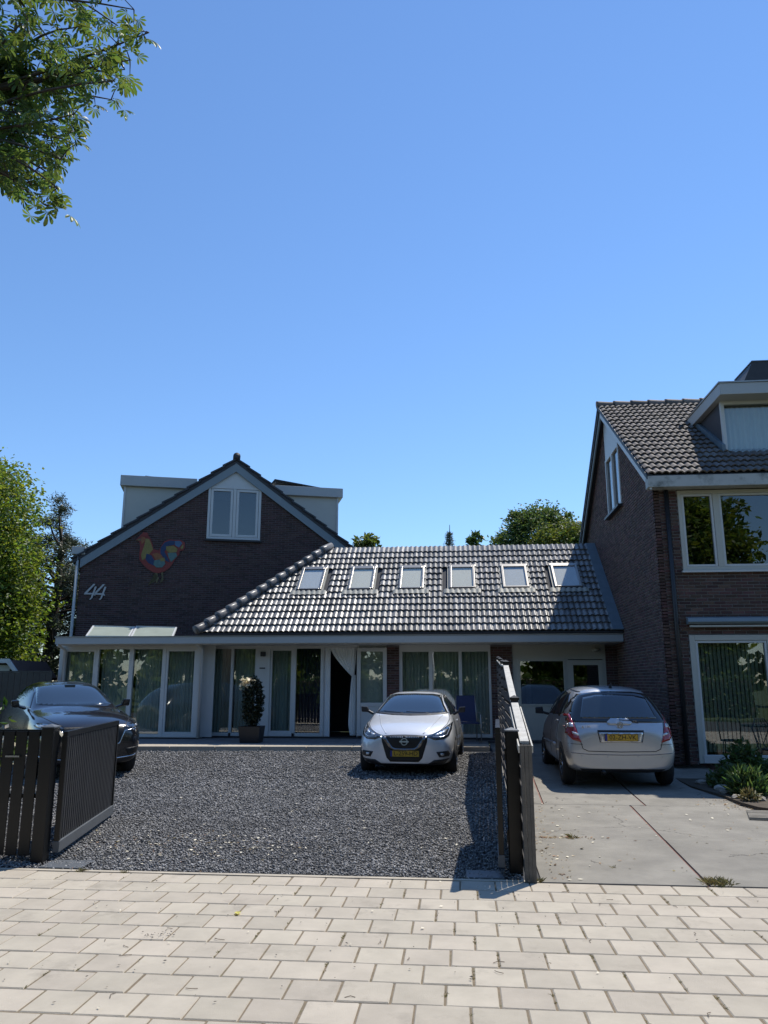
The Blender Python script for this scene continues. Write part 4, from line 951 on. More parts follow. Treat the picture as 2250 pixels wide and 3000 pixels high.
CB.patch('heated_pane', 'car_glass', [(-.60, 1.06), (-.50, 1.38), (-.3, 1.42), (0, 1.43), (.3, 1.42), (.50, 1.38), (.60, 1.06)], 'rear', off=.008)
CB.strip('tailgate_gap', 'black_plastic', [(-.70, 1.0), (-.66, .80), (-.60, .60), (-.52, .565), (0, .555), (.52, .565), (.60, .60), (.66, .80), (.70, 1.0)], 'rear', .012, off=.002)
for sg in (1, -1):
    tl_ = [(sg * .865, 1.09), (sg * .74, 1.12), (sg * .705, .95), (sg * .62, .70), (sg * .75, .735), (sg * .86, .86)]
    o = CB.patch('tail_light', 'tail_red', tl_, 'rear', off=.010)
    CB.patch('indicator', 'lamp_clear', [(sg * .862, .985), (sg * .725, .985), (sg * .715, .925), (sg * .862, .92)], 'rear', off=.014, parent=o)
    CB.patch('reversing_lamp', 'lamp_clear', [(sg * .75, .86), (sg * .66, .83), (sg * .65, .795), (sg * .74, .82)], 'rear', off=.014, parent=o)
    CB.strip('bumper_gap', 'black_plastic', [(sg * .60, .665), (sg * .86, .68)], 'rear', .008, off=.002)
CB.strip('bumper_line', 'dark_chrome', [(-.84, .545), (-.5, .515), (0, .508), (.5, .515), (.84, .545)], 'rear', .012, off=.002)
CB.patch('plate_recess', 'plate_black', [(-.36, .885), (.36, .885), (.36, .845), (.33, .70), (-.33, .70), (-.36, .845)], 'rear', off=.004)
CB.patch('plate_frame', 'lamp_clear', [(-.345, .85), (.345, .85), (.32, .70), (-.32, .70)], 'rear', off=.010)
pp, _ = CB.hit((0, .77), 'rear'); CB.plate('02-ZH-VK', 0.0, pp.y / bs_ - .022, .775, 'rear')
CB.patch('handle_bulge', 'paint_champagne', [(-.20, .995), (-.13, 1.055), (.13, 1.06), (.20, .995), (.17, .965), (-.17, .965)], 'rear', off=.02)
eb, en = CB.hit((0, .955), 'rear')
em = MB().lathe([(.040, 0), (.047, 0), (.047, .010), (.040, .010), (.040, 0)], 24)
for a in (90, 210, 330): em.bar((0, 0, .005), (.042 * math.cos(R(a)), .042 * math.sin(R(a)), .005), .010, .008)
em.build('emblem', 'chrome', CB.root, local=True, basis=Matrix.Translation(eb + en * .024) @ Matrix.Rotation(R(90), 4, 'X'))
me = text_mesh('A 170', .055, 'chrome', .003); bp_, bn = CB.hit((-.53, .925), 'rear'); link(bpy.data.objects.new('model_lettering', me), CB.root, Matrix.Translation(bp_ + bn * .006) @ Matrix.Rotation(R(90), 4, 'X'))
CB.strip('rear_wiper', 'black_plastic', [(.0, 1.03), (.17, 1.02), (.30, 1.00)], 'rear', .022, off=.05)
for x in (-.62, -.22, .25, .62):
    q, n_ = CB.hit((x, .485), 'rear'); MB().lathe([(0, .006), (.014, .005), (.016, 0)], 10).build('parking_sensor', 'paint_champagne', CB.root, local=True, basis=Matrix.Translation(q) @ Matrix.Rotation(R(90), 4, 'X'))
q, n_ = CB.hit((-.30, .30), 'rear'); MB().tube([q + Vector((0, .12, -.04)), q + Vector((0, -.015, -.055))], .035, 14).build('exhaust', 'plate_black', CB.root, local=True, smooth=True)
CB.patch('rear_lip', 'black_plastic', [(-.66, .30), (.66, .30), (.58, .22), (-.58, .22)], 'rear', off=.003)
CB.patch('side_window', 'car_glass_dark', [(B + .70, 1.30), (B + .98, 1.43), (B + 1.6, 1.47), (B + 2.1, 1.45), (B + 2.55, 1.30), (B + 2.9, 1.10), (B + 2.7, 1.05), (B + 1.2, 1.08), (B + .80, 1.12)], 'left', mirror=True)
for yy in (B + 1.12, B + 1.95): CB.strip('pillar', 'black_plastic', [(yy + .03, 1.06), (yy - .03, 1.46)], 'left', .05); CB.strip('pillar', 'black_plastic', [(yy + .03, 1.06), (yy - .03, 1.46)], 'right', .05)
for sg in ('left', 'right'):
    CB.strip('door_gap', 'black_plastic', [(B + 1.05, 1.02), (B + 1.15, .70), (B + 1.35, .30)], sg, .009, off=.002); CB.strip('door_gap', 'black_plastic', [(B + 1.97, 1.02), (B + 2.0, .30)], sg, .009, off=.002); CB.strip('rub_strip', 'paint_champagne', [(B + 1.3, .58), (B + 2.9, .56)], sg, .05, off=.004)
    CB.strip('door_handle', 'paint_champagne', [(B + 1.15, .98), (B + 1.35, .98)], sg, .04, off=.02); CB.strip('roof_rail', 'black_plastic', [(B + .6, 1.47), (B + 1.5, 1.515)], sg, .018, off=.01)
for sg in (1, -1):
    mb = MB().add([(sg * .88, B + 2.72, 1.03), (sg * 1.05, B + 2.70, 1.04), (sg * 1.05, B + 2.70, 1.16), (sg * .90, B + 2.72, 1.17), (sg * .88, B + 2.84, 1.05), (sg * 1.0, B + 2.84, 1.06), (sg * 1.0, B + 2.84, 1.14), (sg * .90, B + 2.84, 1.15)], [(0, 1, 2, 3), (4, 7, 6, 5), (0, 4, 5, 1), (1, 5, 6, 2), (2, 6, 7, 3), (3, 7, 4, 0)])
    mb.bar((sg * .78, B + 2.76, 1.03), (sg * .92, B + 2.76, 1.07), .05, .05); mb.v = [(x * bs_, y * bs_, z * bs_) for x, y, z in mb.v]; mb.build('mirror', 'black_plastic', CB.root, local=True, bevel=.015)
q, n_ = CB.hit((0, B + .62), 'top'); MB().tube([q, q + Vector((0, -.02, .035)), q + Vector((0, -.09, .07))], [.03, .018, .008], 8).build('aerial', 'black_plastic', CB.root, local=True, smooth=True)
for y in (B + .62, B + 3.19):
    CB.arch(y, .36, .31)
    for x in (-.775, .775): CB.wheel(x, y, .30, .195, 7)

# ---- black sport utility car, half hidden by the gate
st = [(0.0, .30, .50, .34, .62, .52, .60, .72, .48, .82, .85), (.10, .24, .76, .32, .84, .56, .82, .82, .62, .92, .96), (.45, .22, .88, .32, .915, .62, .89, .94, .70, 1.03, 1.08), (1.0, .22, .90, .32, .92, .68, .88, 1.03, .74, 1.10, 1.15), (1.36, .22, .90, .32, .92, .70, .86, 1.08, .73, 1.15, 1.20),
      (1.50, .22, .90, .32, .92, .70, .85, 1.09, .71, 1.21, 1.26), (2.0, .22, .90, .32, .92, .74, .84, 1.11, .64, 1.50, 1.54), (2.35, .22, .90, .32, .92, .74, .84, 1.12, .61, 1.60, 1.645), (2.9, .22, .90, .32, .92, .75, .84, 1.13, .61, 1.625, 1.675), (3.6, .22, .90, .32, .92, .76, .84, 1.15, .59, 1.585, 1.635), (4.15, .24, .89, .34, .91, .76, .83, 1.14, .57, 1.40, 1.44), (4.42, .28, .84, .38, .87, .70, .80, 1.0, .58, 1.10, 1.14), (4.55, .34, .70, .42, .76, .62, .70, .84, .5, .96, .98)]
KL = 4.55; ks_ = .955; hd = R(40); fx, fy = -6.02, 12.68
CK = Car('dark_suv', 'black sport utility car parked behind the black gate', (fx - math.sin(hd) * KL * ks_ / 2, fy + math.cos(hd) * KL * ks_ / 2, .062), math.pi + hd, st, 'paint_black', ks_, KL)
F = KL / 2
CK.patch('windscreen', 'car_glass', [(-.69, 1.225), (-.64, 1.40), (-.56, 1.575), (-.3, 1.605), (0, 1.612), (.3, 1.605), (.56, 1.575), (.64, 1.40), (.69, 1.225), (.35, 1.21), (0, 1.205), (-.35, 1.21)], 'front')
CK.patch('side_window', 'car_glass_dark', [(F - 1.62, 1.17), (F - 2.1, 1.45), (F - 2.5, 1.545), (F - 3.3, 1.55), (F - 3.85, 1.44), (F - 4.0, 1.30), (F - 3.6, 1.19)], 'right', mirror=True)
CK.strip('pillar', 'black_plastic', [(F - 2.72, 1.18), (F - 2.78, 1.54)], 'left', .06); CK.strip('window_trim', 'dark_chrome', [(F - 1.6, 1.15), (F - 3.7, 1.175)], 'left', .014, off=.006); CK.strip('window_trim', 'dark_chrome', [(F - 1.6, 1.15), (F - 3.7, 1.175)], 'right', .014, off=.006)
CK.patch('grille', 'plate_black', [(-.52, .88), (.52, .88), (.44, .60), (.25, .50), (-.25, .50), (-.44, .60)], 'front', off=.005)
for sg in (1, -1):
    o = CK.patch('headlight', 'lamp_glass', [(sg * .50, .86), (sg * .60, .905), (sg * .84, .945), (sg * .885, .93), (sg * .86, .87), (sg * .70, .835)], 'front', off=.008)
    CK.patch('headlight_lens', 'lamp_clear', [(sg * .74, .89), (sg * .85, .92), (sg * .86, .885), (sg * .76, .865)], 'front', off=.013, parent=o)
    CK.strip('grille_wing', 'chrome', [(sg * .25, .50), (sg * .44, .60), (sg * .52, .80), (sg * .80, .84)], 'front', .022, off=.012)
    CK.strip('bumper_trim', 'chrome', [(sg * .35, .34), (sg * .70, .37), (sg * .87, .42)], 'front', .022, off=.010)
    CK.patch('intake', 'plate_black', [(sg * .55, .50), (sg * .84, .53), (sg * .83, .43), (sg * .60, .40)], 'front', off=.004)
    mb = MB().add([(sg * .93, F - 1.75, 1.17), (sg * 1.08, F - 1.73, 1.18), (sg * 1.10, F - 1.73, 1.31), (sg * .97, F - 1.73, 1.32), (sg * .93, F - 1.87, 1.18), (sg * 1.06, F - 1.87, 1.19), (sg * 1.07, F - 1.86, 1.29), (sg * .96, F - 1.86, 1.30)], [(0, 1, 2, 3), (4, 7, 6, 5), (0, 4, 5, 1), (1, 5, 6, 2), (2, 6, 7, 3), (3, 7, 4, 0)])
    mb.bar((sg * .82, F - 1.8, 1.15), (sg * .96, F - 1.8, 1.20), .05, .05); mb.v = [(x * ks_, y * ks_, z * ks_) for x, y, z in mb.v]; mb.build('mirror', 'paint_black', CK.root, local=True, bevel=.02)
CK.strip('bonnet_gap', 'plate_black', [(.52, .90), (.66, .97), (.78, 1.06), (.80, 1.15)], 'front', .012, off=.002, mirror=True)
CK.patch('lower_trim', 'black_plastic', [(-.80, .36), (.80, .36), (.72, .25), (-.72, .25)], 'front', off=.004)
for y in (F - .88, F - 3.58):
    CK.arch(y, .42, .36)
    for x in (-.81, .81): CK.wheel(x, y, .355, .22, 10)
q, n_ = CK.hit((0, 1.56), 'front'); MB().box(-.09, .09, -.02, .05, -.06, .02).build('sensor_box', 'plate_black', CK.root, local=True, basis=Matrix.Translation(q + n_ * .004 - Vector((0, .03, .0))))
# ================================================================ fences and gates
def clip_top(poly, y0, h0, y1, h1):
    """keep the part of a (y, z) polygon below the line (y0,h0)-(y1,h1)"""
    f = lambda p: p[1] - lerp(h0, h1, (p[0] - y0) / (y1 - y0)); out = []
    for a, b in zip(poly, poly[1:] + poly[:1]):
        fa, fb = f(a), f(b)
        if fa <= 0: out.append(a)
        if fa * fb < 0: t = fa / (fa - fb); out.append((lerp(a[0], b[0], t), lerp(a[1], b[1], t)))
    return out
FX = lambda y: .545 + .029 * (y - 6.95)
fn = thing('board_fence', 'weathered board fence with pale capping stepping up between yard and drive', 'fence', (FX(6.95), 6.95, 0))
posts = [(6.97, 1.10), (8.98, 1.36), (11.8, 1.80), (13.6, 1.82), (15.4, 1.84), (17.2, 1.86)]
for (ya, ha), (yb, hb) in zip(posts, posts[1:]):
    yc_ = (ya + yb) / 2
    sh = Matrix.Translation((0, 0, 0))
    for side, dx, k0 in ((0, -.040, 0.0), (1, .026, 0.0)):
        z = gh(yc_) + .05; k = 0
        while z < max(ha, hb):
            bh = .104; q = clip_top([(ya + .05, z), (yb - .05, z), (yb - .05, z + bh), (ya + .05, z + bh)], ya, ha + gh(ya), yb, hb + gh(yb))
            if side == 0 and len(q) > 2 and max(p[1] for p in q) - z > .02:
                m = MB(); vs = []
                for t in (dx, dx + .012): vs += [(FX(p[0]) + t, p[0], p[1]) for p in q]
                n = len(q); m.add(vs, [tuple(range(n)), tuple(range(2 * n - 1, n - 1, -1))] + [(i, i + n, (i + 1) % n + n, (i + 1) % n) for i in range(n)])
                m.build('board', 'dark_wood', fn)
            z += .146; k += 1
    # capping
    m = MB().bar((FX(ya + .06), ya + .06, ha + gh(ya) + .012), (FX(yb - .05), yb - .05, hb + gh(yb) + .012), .078, .026); m.build('capping', 'weathered_wood', fn, bevel=.003)
for i, (y, h) in enumerate(posts):
    if i == 0: continue
    MB().box(FX(y) - .04, FX(y) + .04, y - .04, y + .04, gh(y) - .2, gh(y) + h + .05).build('post', 'dark_wood', fn)
    p = MB().box(FX(y) - .052, FX(y) + .052, y - .052, y + .052, gh(y) + h + .05, gh(y) + h + .075); zc = gh(y) + h + .075
    p.add([(FX(y) - .05, y - .05, zc), (FX(y) + .05, y - .05, zc), (FX(y) + .05, y + .05, zc), (FX(y) - .05, y + .05, zc), (FX(y), y, zc + .028)], [(0, 1, 4), (1, 2, 4), (2, 3, 4), (3, 0, 4)])
    p.build('post_cap', 'black_metal', fn)
# end post built from upright battens with a small side fillet
for j, dx in enumerate((-.040, -.006, .026)): MB().box(.545 + dx, .545 + dx + .030, 6.95, 6.995, 0, 1.095).build('end_batten', 'grey_wood', fn)
for j, dx in enumerate((-.052, .062)): MB().bar((.545 + dx, 6.96, 1.06), (FX(8.9) + dx, 8.9, 1.33), .012, .06).build('cap_fillet', 'weathered_wood', fn)

def gate_post(x, y, w, h, label):
    t = thing('gate_post', label, 'post', (x, y, 0), 0, None)
    MB().box(-w / 2, w / 2, -w / 2, w / 2, -.1, h).build('shaft', 'black_metal', t, local=True, bevel=.006)
    c = MB().box(-w / 2 - .006, w / 2 + .006, -w / 2 - .006, w / 2 + .006, h, h + .012); v = w / 2 + .006
    c.add([(-v, -v, h + .012), (v, -v, h + .012), (v, v, h + .012), (-v, v, h + .012), (0, 0, h + .035)], [(0, 1, 4), (1, 2, 4), (2, 3, 4), (3, 0, 4)]); c.build('cap', 'steel_plate', t, local=True)
    MB().box(-w / 2 - .012, -w / 2 + .0, -.03, .03, .25, .35).build('hinge', 'black_metal', t, local=True); MB().box(-w / 2 - .012, -w / 2 + .0, -.03, .03, h - .25, h - .15).build('hinge', 'black_metal', t, local=True)
    return t
gate_post(.455, 7.30, .115, 1.19, 'black metal gate post with pyramid cap beside the board fence end')
gate_post(-3.89, 7.27, .12, 1.20, 'black metal gate post at the corner of the left picket fence')
def gate_leaf(label, a, b, h, n, z0=.07):
    a = Vector((*a, 0)); b = Vector((*b, 0)); L_ = (b - a).length; ang_ = math.atan2(b.y - a.y, b.x - a.x)
    t = thing('gate_leaf', label, 'gate', tuple(a), ang_)
    fr_ = MB(); fr_.box(0, L_, -.022, .022, h - .05, h); fr_.build('top_rail', 'black_metal', t, local=True, bevel=.004)
    MB().box(0, L_, -.03, .03, z0, z0 + .10).build('bottom_rail', 'steel_plate', t, local=True, bevel=.004)
    for x0 in (0, L_ - .05): MB().box(x0, x0 + .05, -.024, .024, z0 + .1, h - .05).build('stile', 'black_metal', t, local=True, bevel=.003)
    st_ = (L_ - .10) / n; sm_ = MB().box(0, st_ * .62, -.012, .012, z0 + .1, h - .05).mesh('slat', 'black_slat')
    for i in range(n): inst('slat', sm_, t, Matrix.Translation((.05 + i * st_ + st_ * .19, 0, 0)))
    return t
gate_leaf('black slatted gate leaf standing open into the gravel yard at left', (-3.79, 7.36), (-4.24, 9.52), 1.16, 30)
gate_leaf('black slatted gate leaf folded back against the board fence at right', (.325, 7.16), (.40, 8.75), 1.23, 24)
pf = thing('picket_fence', 'black upright board fence with narrow gaps along the pavement at left', 'fence', (-5.4, 7.27, 0))
for z0, z1 in ((1.12, 1.18), (.56, .60)): MB().box(-8.6, -3.98, 7.275, 7.31, z0, z1).build('rail', 'black_metal', pf)
for i in range(38):
    x = -4.10 - i * .125
    MB().box(x, x + .108, 7.258, 7.270, .06, 1.165).build('board', 'black_metal', pf, bevel=.002)
MB().box(-4.30, -4.16, 7.23, 7.245, .93, .945).build('letter_flap', 'chrome', pf)
bf = thing('rear_fence', 'dark stained fence in the background behind the black car', 'fence', (-12, 18.4, .2))
for i in range(26):
    x = -9.95 - i * .16
    MB().box(x - .15, x, 18.40, 18.425, .15, 1.86).build('board', 'black_slat', bf)
MB().box(-14.1, -9.95, 18.39, 18.45, 1.862, 1.90).build('capping', 'black_slat', bf)

# ================================================================ foliage
def leaves(name, pts, size, m, parent, seed=0, droop=0., aspect=.5, local=True, kind=None, spread=.35):
    """one mesh of folded leaf blades at the given points"""
    g = np.random.default_rng(seed); n = len(pts); s = g.uniform(.65, 1.3, n) * size
    d = g.normal(0, 1, (n, 3)); d[:, 2] = d[:, 2] * .6 - droop; d /= np.linalg.norm(d, axis=1)[:, None]
    r = g.normal(0, 1, (n, 3)); r -= (r * d).sum(1)[:, None] * d; r /= np.linalg.norm(r, axis=1)[:, None]
    u = np.cross(d, r); w = s * aspect * .5
    a = pts; tip = pts + d * s[:, None]; mid = pts + d * (s * .45)[:, None] - u * (s * .08)[:, None]
    l = mid + r * w[:, None] + u * (s * .16)[:, None]; q = mid - r * w[:, None] + u * (s * .16)[:, None]
    V = np.stack([a, l, tip, q, mid], 1).reshape(-1, 3)
    F = np.array([(0, 4, 1), (1, 4, 2), (0, 3, 4), (3, 2, 4)])
    F = (F[None] + (np.arange(n) * 5)[:, None, None]).reshape(-1, 3)
    o = link(bpy.data.objects.new(name, npmesh(name, V, F, m)), parent); return tag(o, kind=kind)
def lobe_pts(g, c, r, n, clump=.35, shell=.55):
    """points gathered in clumps towards the outside of an ellipsoid"""
    nc = max(4, n // 40); d = g.normal(0, 1, (nc, 3)); d /= np.linalg.norm(d, axis=1)[:, None]
    rad = g.uniform(shell, 1.02, nc)[:, None]; cc = np.array(c) + d * rad * np.array(r)
    k = g.integers(0, nc, n); cs = clump * min(r)
    return cc[k] + np.clip(g.normal(0, 1, (n, 3)), -1.7, 1.7) * cs * np.array([.5, .5, .38])
def tree(name, label, base, lobes, nleaf, size, lm, trunk_h, tr, seed, group=None, cat='tree', clump=.35, shell=.5, aspect=.5, droop=.15):
    t = thing(name, label, cat, base, 0, group); g = np.random.default_rng(seed)
    tk = MB(); h = trunk_h; b1 = (.06 * h * g.normal(), .06 * h * g.normal(), h)
    tk.tube([(0, 0, -.3), (.01, 0, h * .4), b1], [tr, tr * .8, tr * .55], 10)
    for c, r in lobes:
        c = np.array(c); s0 = np.array(b1) * g.uniform(.6, 1.); 
        mid = (s0 + c) / 2 + g.normal(0, .12, 3) * h * .2
        tk.tube([s0, mid, c], [tr * .45, tr * .28, tr * .12], 7)
        for _ in range(4):
            e = c + g.normal(0, .45, 3) * np.array(r); tk.tube([(mid + c) / 2, (mid + c + 2 * e) / 4 + g.normal(0, .1, 3), e], [tr * .16, tr * .1, tr * .04], 5)
    tk.build('trunk', 'bark', t, local=True, smooth=True)
    vol = np.array([np.prod(r) ** .67 for c, r in lobes]); vol /= vol.sum()
    P_ = np.concatenate([lobe_pts(g, c, r, int(nleaf * v), clump, shell) for (c, r), v in zip(lobes, vol)])
    leaves('crown', P_, size, lm, t, seed, droop, aspect); return t
def rlobes(g, c, r, n, rr):
    out = []
    for _ in range(n):
        d = g.normal(0, 1, 3); d /= np.linalg.norm(d); k = g.uniform(.35, .8); out.append((tuple(np.array(c) + d * k * np.array(r)), tuple(np.array(rr) * g.uniform(.75, 1.25))))
    return out
G = np.random.default_rng(11)
# big broadleaf tree at the left edge
lo = [((0, 0, 5.5), (3.0, 3, 4.2)), ((1.0, -.6, 8.8), (2.2, 2.2, 2.0)), ((-.8, 0, 10.2), (1.9, 2, 1.7)), ((2.2, -.5, 3.8), (1.7, 2, 1.9)), ((1.9, -.8, 6.3), (1.7, 1.8, 1.8)), ((2.3, -.6, 1.9), (1.3, 1.6, 1.3)), ((2.5, -.6, 5.0), (1.1, 1.2, 1.0))]
tree('broadleaf_tree', 'tall bright green broadleaf tree at the left edge behind the houses', (-20.6, 30, .0), lo, 62000, .19, 'leaf_broad', 4.5, .30, 3, clump=.42)
# dark pine beside it
t = thing('pine_tree', 'dark pine with open crown between the broadleaf tree and the brick gable', 'tree', (-18.35, 33.5, 0)); tk = MB(); pts = []
tk.tube([(-.3, 0, -.3), (0, 0, 3), (.15, 0, 6.2), (.05, 0, 8.8)], [.34, .27, .16, .03], 9)
for i in range(70):
    z = G.uniform(1.0, 8.6); a_ = G.uniform(0, 6.28); L_ = (.75 + 1.15 * math.sin(min(1, (9.4 - z) / 5) * 1.6)) * G.uniform(.7, 1.15); rise = G.uniform(.1, .9)
    e = np.array([math.cos(a_) * L_, math.sin(a_) * L_ * .9, z + rise]); s0 = np.array([.1, 0, z - .5]); md = (s0 + e) / 2 + np.array([0, 0, -.15])
    tk.tube([s0, md, e], [.08, .05, .02], 5)
    for q in (e, md * .35 + e * .65, e + G.normal(0, .3, 3)):
        n = 260; c = q + G.normal(0, .12, 3); d = G.normal(0, 1, (n, 3)); d /= np.linalg.norm(d, axis=1)[:, None]
        pts.append(c + d * G.uniform(.1, 1., (n, 1)) * np.array([.52, .52, .36]))
tk.build('trunk', 'bark', t, local=True, smooth=True)
leaves('crown', np.concatenate(pts), .17, 'leaf_pine', t, 5, -.4, .16)
# trees behind the low roof
lo = [((0, 0, 9.3), (1.9, 1.8, 1.9)), ((-1.7, 0, 8.8), (1.0, 1.2, 1.1)), ((1.5, 0, 8.8), (1.4, 1.4, 1.4)), ((.2, -.4, 7.6), (2.6, 1.8, 1.5)), ((-1.0, .2, 10.3), (.8, .8, .7)), ((.8, .2, 10.5), (.9, .8, .6)), ((2.4, 0, 7.9), (1.0, 1, 1.0))]
tree('round_tree', 'round dark green tree rising behind the tiled roof near the right house', (4.5, 42, 0), lo, 26000, .20, 'leaf_dark', 6.0, .28, 8, clump=.4, shell=.45)
lo = [((0, 0, 8.6), (1.7, 1.2, 1.1)), ((1.5, 0, 8.2), (1.1, 1, .9))]
tree('yellow_green_tree', 'yellow green bushy tree in front of the round tree behind the roof', (5.6, 39.5, 0), lo, 9000, .19, 'leaf_yellow', 6.5, .2, 9)
tree('slim_tree', 'small leafy treetop just showing above the roof ridge', (.92, 38, 0), [((0, 0, 8.2), (.42, .4, .75)), ((-.1, 0, 7.6), (.6, .5, .5))], 1800, .22, 'leaf_dark', 6.5, .12, 10)
tree('olive_bush_tree', 'pale leafy treetop beside the gable and the roof ridge', (-3.9, 33, 0), [((0, 0, 7.3), (.55, .5, .7)), ((.5, 0, 6.9), (.5, .5, .5))], 1800, .22, 'leaf_yellow', 5.5, .12, 12)
t = thing('small_conifer', 'narrow dark conifer tip poking above the roof ridge', 'tree', (-.36, 36, 0)); pts = []
MB().tube([(0, 0, -.3), (0, 0, 6), (.03, 0, 8.95)], [.14, .08, .012], 7).build('trunk', 'bark', t, local=True)
for z in np.arange(5.5, 8.7, .16):
    r_ = (9.0 - z) * .20 + .04
    for a_ in np.arange(0, 6.28, .8) + G.uniform(0, 1):
        e = np.array([math.cos(a_) * r_ * G.uniform(.6, 1.2), math.sin(a_) * r_, z - .06]); n = 26
        pts.append(np.array([0, 0, z]) + (e - np.array([0, 0, z])) * G.uniform(.2, 1, (n, 1)) + G.normal(0, .035, (n, 3)))
leaves('crown', np.concatenate(pts), .10, 'leaf_pine', t, 6, .1, .22)
# shrubs at left, behind the picket fence
tree('left_shrub', 'bright green garden shrub at the left edge beside the black car', (-7.25, 10.4, .03), [((0, 0, 1.2), (.75, .7, .8)), ((.25, -.1, 1.75), (.35, .4, .35)), ((.2, 0, .6), (.6, .6, .5))], 3800, .12, 'leaf_hedge', .8, .05, 14, cat='shrub')
tree('blossom_shrub', 'low shrub with pale blossoms peeping over the black picket fence', (-4.98, 8.3, .01), [((0, 0, .85), (.33, .25, .30)), ((-.28, 0, .9), (.3, .25, .3))], 1100, .07, 'leaf_dark', .5, .025, 15, cat='shrub')
leaves('blossom', np.array([(-4.98, 8.3, .01)]) + np.array([(-.12 + .3 * G.normal() * .6, -.2 * abs(G.normal()), 1.02 + .1 * G.normal()) for _ in range(34)]), .075, 'leaf_pale', bpy.data.objects['blossom_shrub'], 3, 0, .9) if False else None
bo = bpy.data.objects['blossom_shrub']; leaves('blossom', np.array([(.28 * G.normal() - .1, -.16 * abs(G.normal()) - .1, 1.02 + .10 * G.normal()) for _ in range(60)]), .07, 'leaf_pale', bo, 3, 0, .9)
# little shed roof far left
sd = thing('garden_shed', 'small pale gabled shed with red roof at the far left edge', 'shed', (-13.72, 21.6, .2))
MB().prism([(-14.62, .2), (-12.67, .2), (-12.67, 1.78), (-12.97, 2.12), (-14.62, 2.12)], 21.6, 23.4).build('wall', 'cream_paint', sd)
MB().prism([(-12.52, 1.68), (-12.52, 1.76), (-12.94, 2.26), (-14.72, 2.26), (-14.72, 2.15), (-12.97, 2.15)], 21.45, 23.5).build('roof', 'brick_brown', sd)
MB().prism([(-12.50, 1.66), (-12.50, 1.79), (-12.92, 2.29), (-14.72, 2.29), (-14.72, 2.17), (-12.98, 2.17)], 21.40, 21.45).build('barge_board', 'white_paint', sd)
MB().box(-12.97, -12.84, 21.585, 21.6, 1.88, 2.0).build('window', 'car_glass_dark', sd)

# ================================================================ horse chestnut: boughs hanging into the picture from the left
ct = thing('chestnut_tree', 'horse chestnut boughs with fingered leaves hanging in from upper left', 'tree', (-9.6, 7.4, 0)); O = np.array([-9.6, 7.4, 0])
tk = MB(); tk.tube([(0, 0, -.3), (.1, 0, 3.0), (.35, .1, 6.2), (.6, .2, 9.0), (.9, .2, 13)], [.42, .36, .30, .24, .12], 12)
tips = [(-3.62, 7.6, 9.38), (-4.29, 8.5, 10.7), (-4.98, 9.4, 11.39), (-4.06, 8.05, 9.44), (-4.58, 8.95, 10.16), (-4.02, 7.6, 8.72), (-4.67, 8.5, 10.06), (-4.98, 9.4, 10.08), (-4.52, 8.05, 9.34), (-4.88, 8.95, 10.07), (-4.48, 7.6, 8.29), (-5.24, 8.5, 9.51), (-5.52, 9.4, 9.65), (-4.83, 8.05, 8.33), (-5.49, 8.95, 8.87), (-4.59, 7.6, 7.68), (-5.37, 8.5, 8.8), (-6.2, 9.4, 9.27), (-5.38, 8.05, 8.01), (-5.45, 8.95, 8.46), (-4.59, 7.6, 7.3), (-5.49, 8.5, 8.04), (-6.35, 9.4, 8.66), (-4.98, 8.05, 7.39), (-5.69, 8.95, 8.15), (-5.21, 7.6, 7.5), (-5.74, 8.5, 9.85), (-6.03, 9.4, 11.2), (-4.86, 8.05, 10.01), (-5.29, 8.95, 11.26), (-5.21, 7.6, 9.74), (-6.06, 8.5, 10.26), (-6.51, 9.4, 10.17), (-5.36, 8.05, 8.71), (-5.79, 8.95, 9.88)]
hubs = [np.array(h) for h in ((-7.0, 8.0, 10.6), (-6.6, 8.6, 9.6), (-6.7, 8.2, 8.7), (-6.4, 8.4, 11.6), (-6.6, 7.8, 8.35))]
roots = [(.6, .2, 8.2), (.55, .2, 7.2), (.45, .1, 6.0), (.7, .2, 9.6), (.35, .1, 5.4)]
for h, r0 in zip(hubs, roots):
    b = h - O; a = np.array(r0); tk.tube([a, (a * .6 + b * .4) + np.array([0, 0, .35]), b], [.14, .10, .055], 8)
tw = []                                                     # twig ends
for tp in tips:
    tp = np.array(tp); h = min(hubs, key=lambda q: np.linalg.norm(q - tp) + .6 * abs(q[2] - tp[2])); a, b = h - O, tp - O
    md = (a + b) / 2 + G.normal(0, .14, 3) + np.array([0, 0, .22]); cv = [(1 - s) ** 2 * a + 2 * s * (1 - s) * md + s * s * b for s in np.linspace(0, 1, 7)]
    tk.tube(cv, [.034, .03, .025, .02, .016, .012, .007], 6); tw.append((b, b - cv[-2]))
    for s in range(2, 7):
        for _ in range(2):
            d = G.normal(0, 1, 3) * np.array([.9, .9, .6]) + np.array([-.3, 0, .25]); d *= G.uniform(.12, .30) / np.linalg.norm(d); e = cv[s] + d
            tk.tube([cv[s], cv[s] + d * .5 + np.array([0, 0, .04]), e], [.009, .007, .004], 4); tw.append((e, d))
for _ in range(60):                                        # the inner and upper crown
    h = hubs[G.integers(0, 5)] - O; d = np.clip(G.normal(0, 1, 3), -1.3, 1.3) * np.array([.75, .8, .7]); d[2] = max(d[2], -.45); tw.append((h + d, d)); tk.tube([h, h + d * .5 + np.array([0, 0, .08]), h + d], [.014, .010, .004], 4)
tk.build('trunk', 'bark', ct, local=True, smooth=True)
V = []; F = []; prof = [(0, 0), (.25, .045), (.55, .13), (.78, .15), (.92, .08), (1.0, 0)]
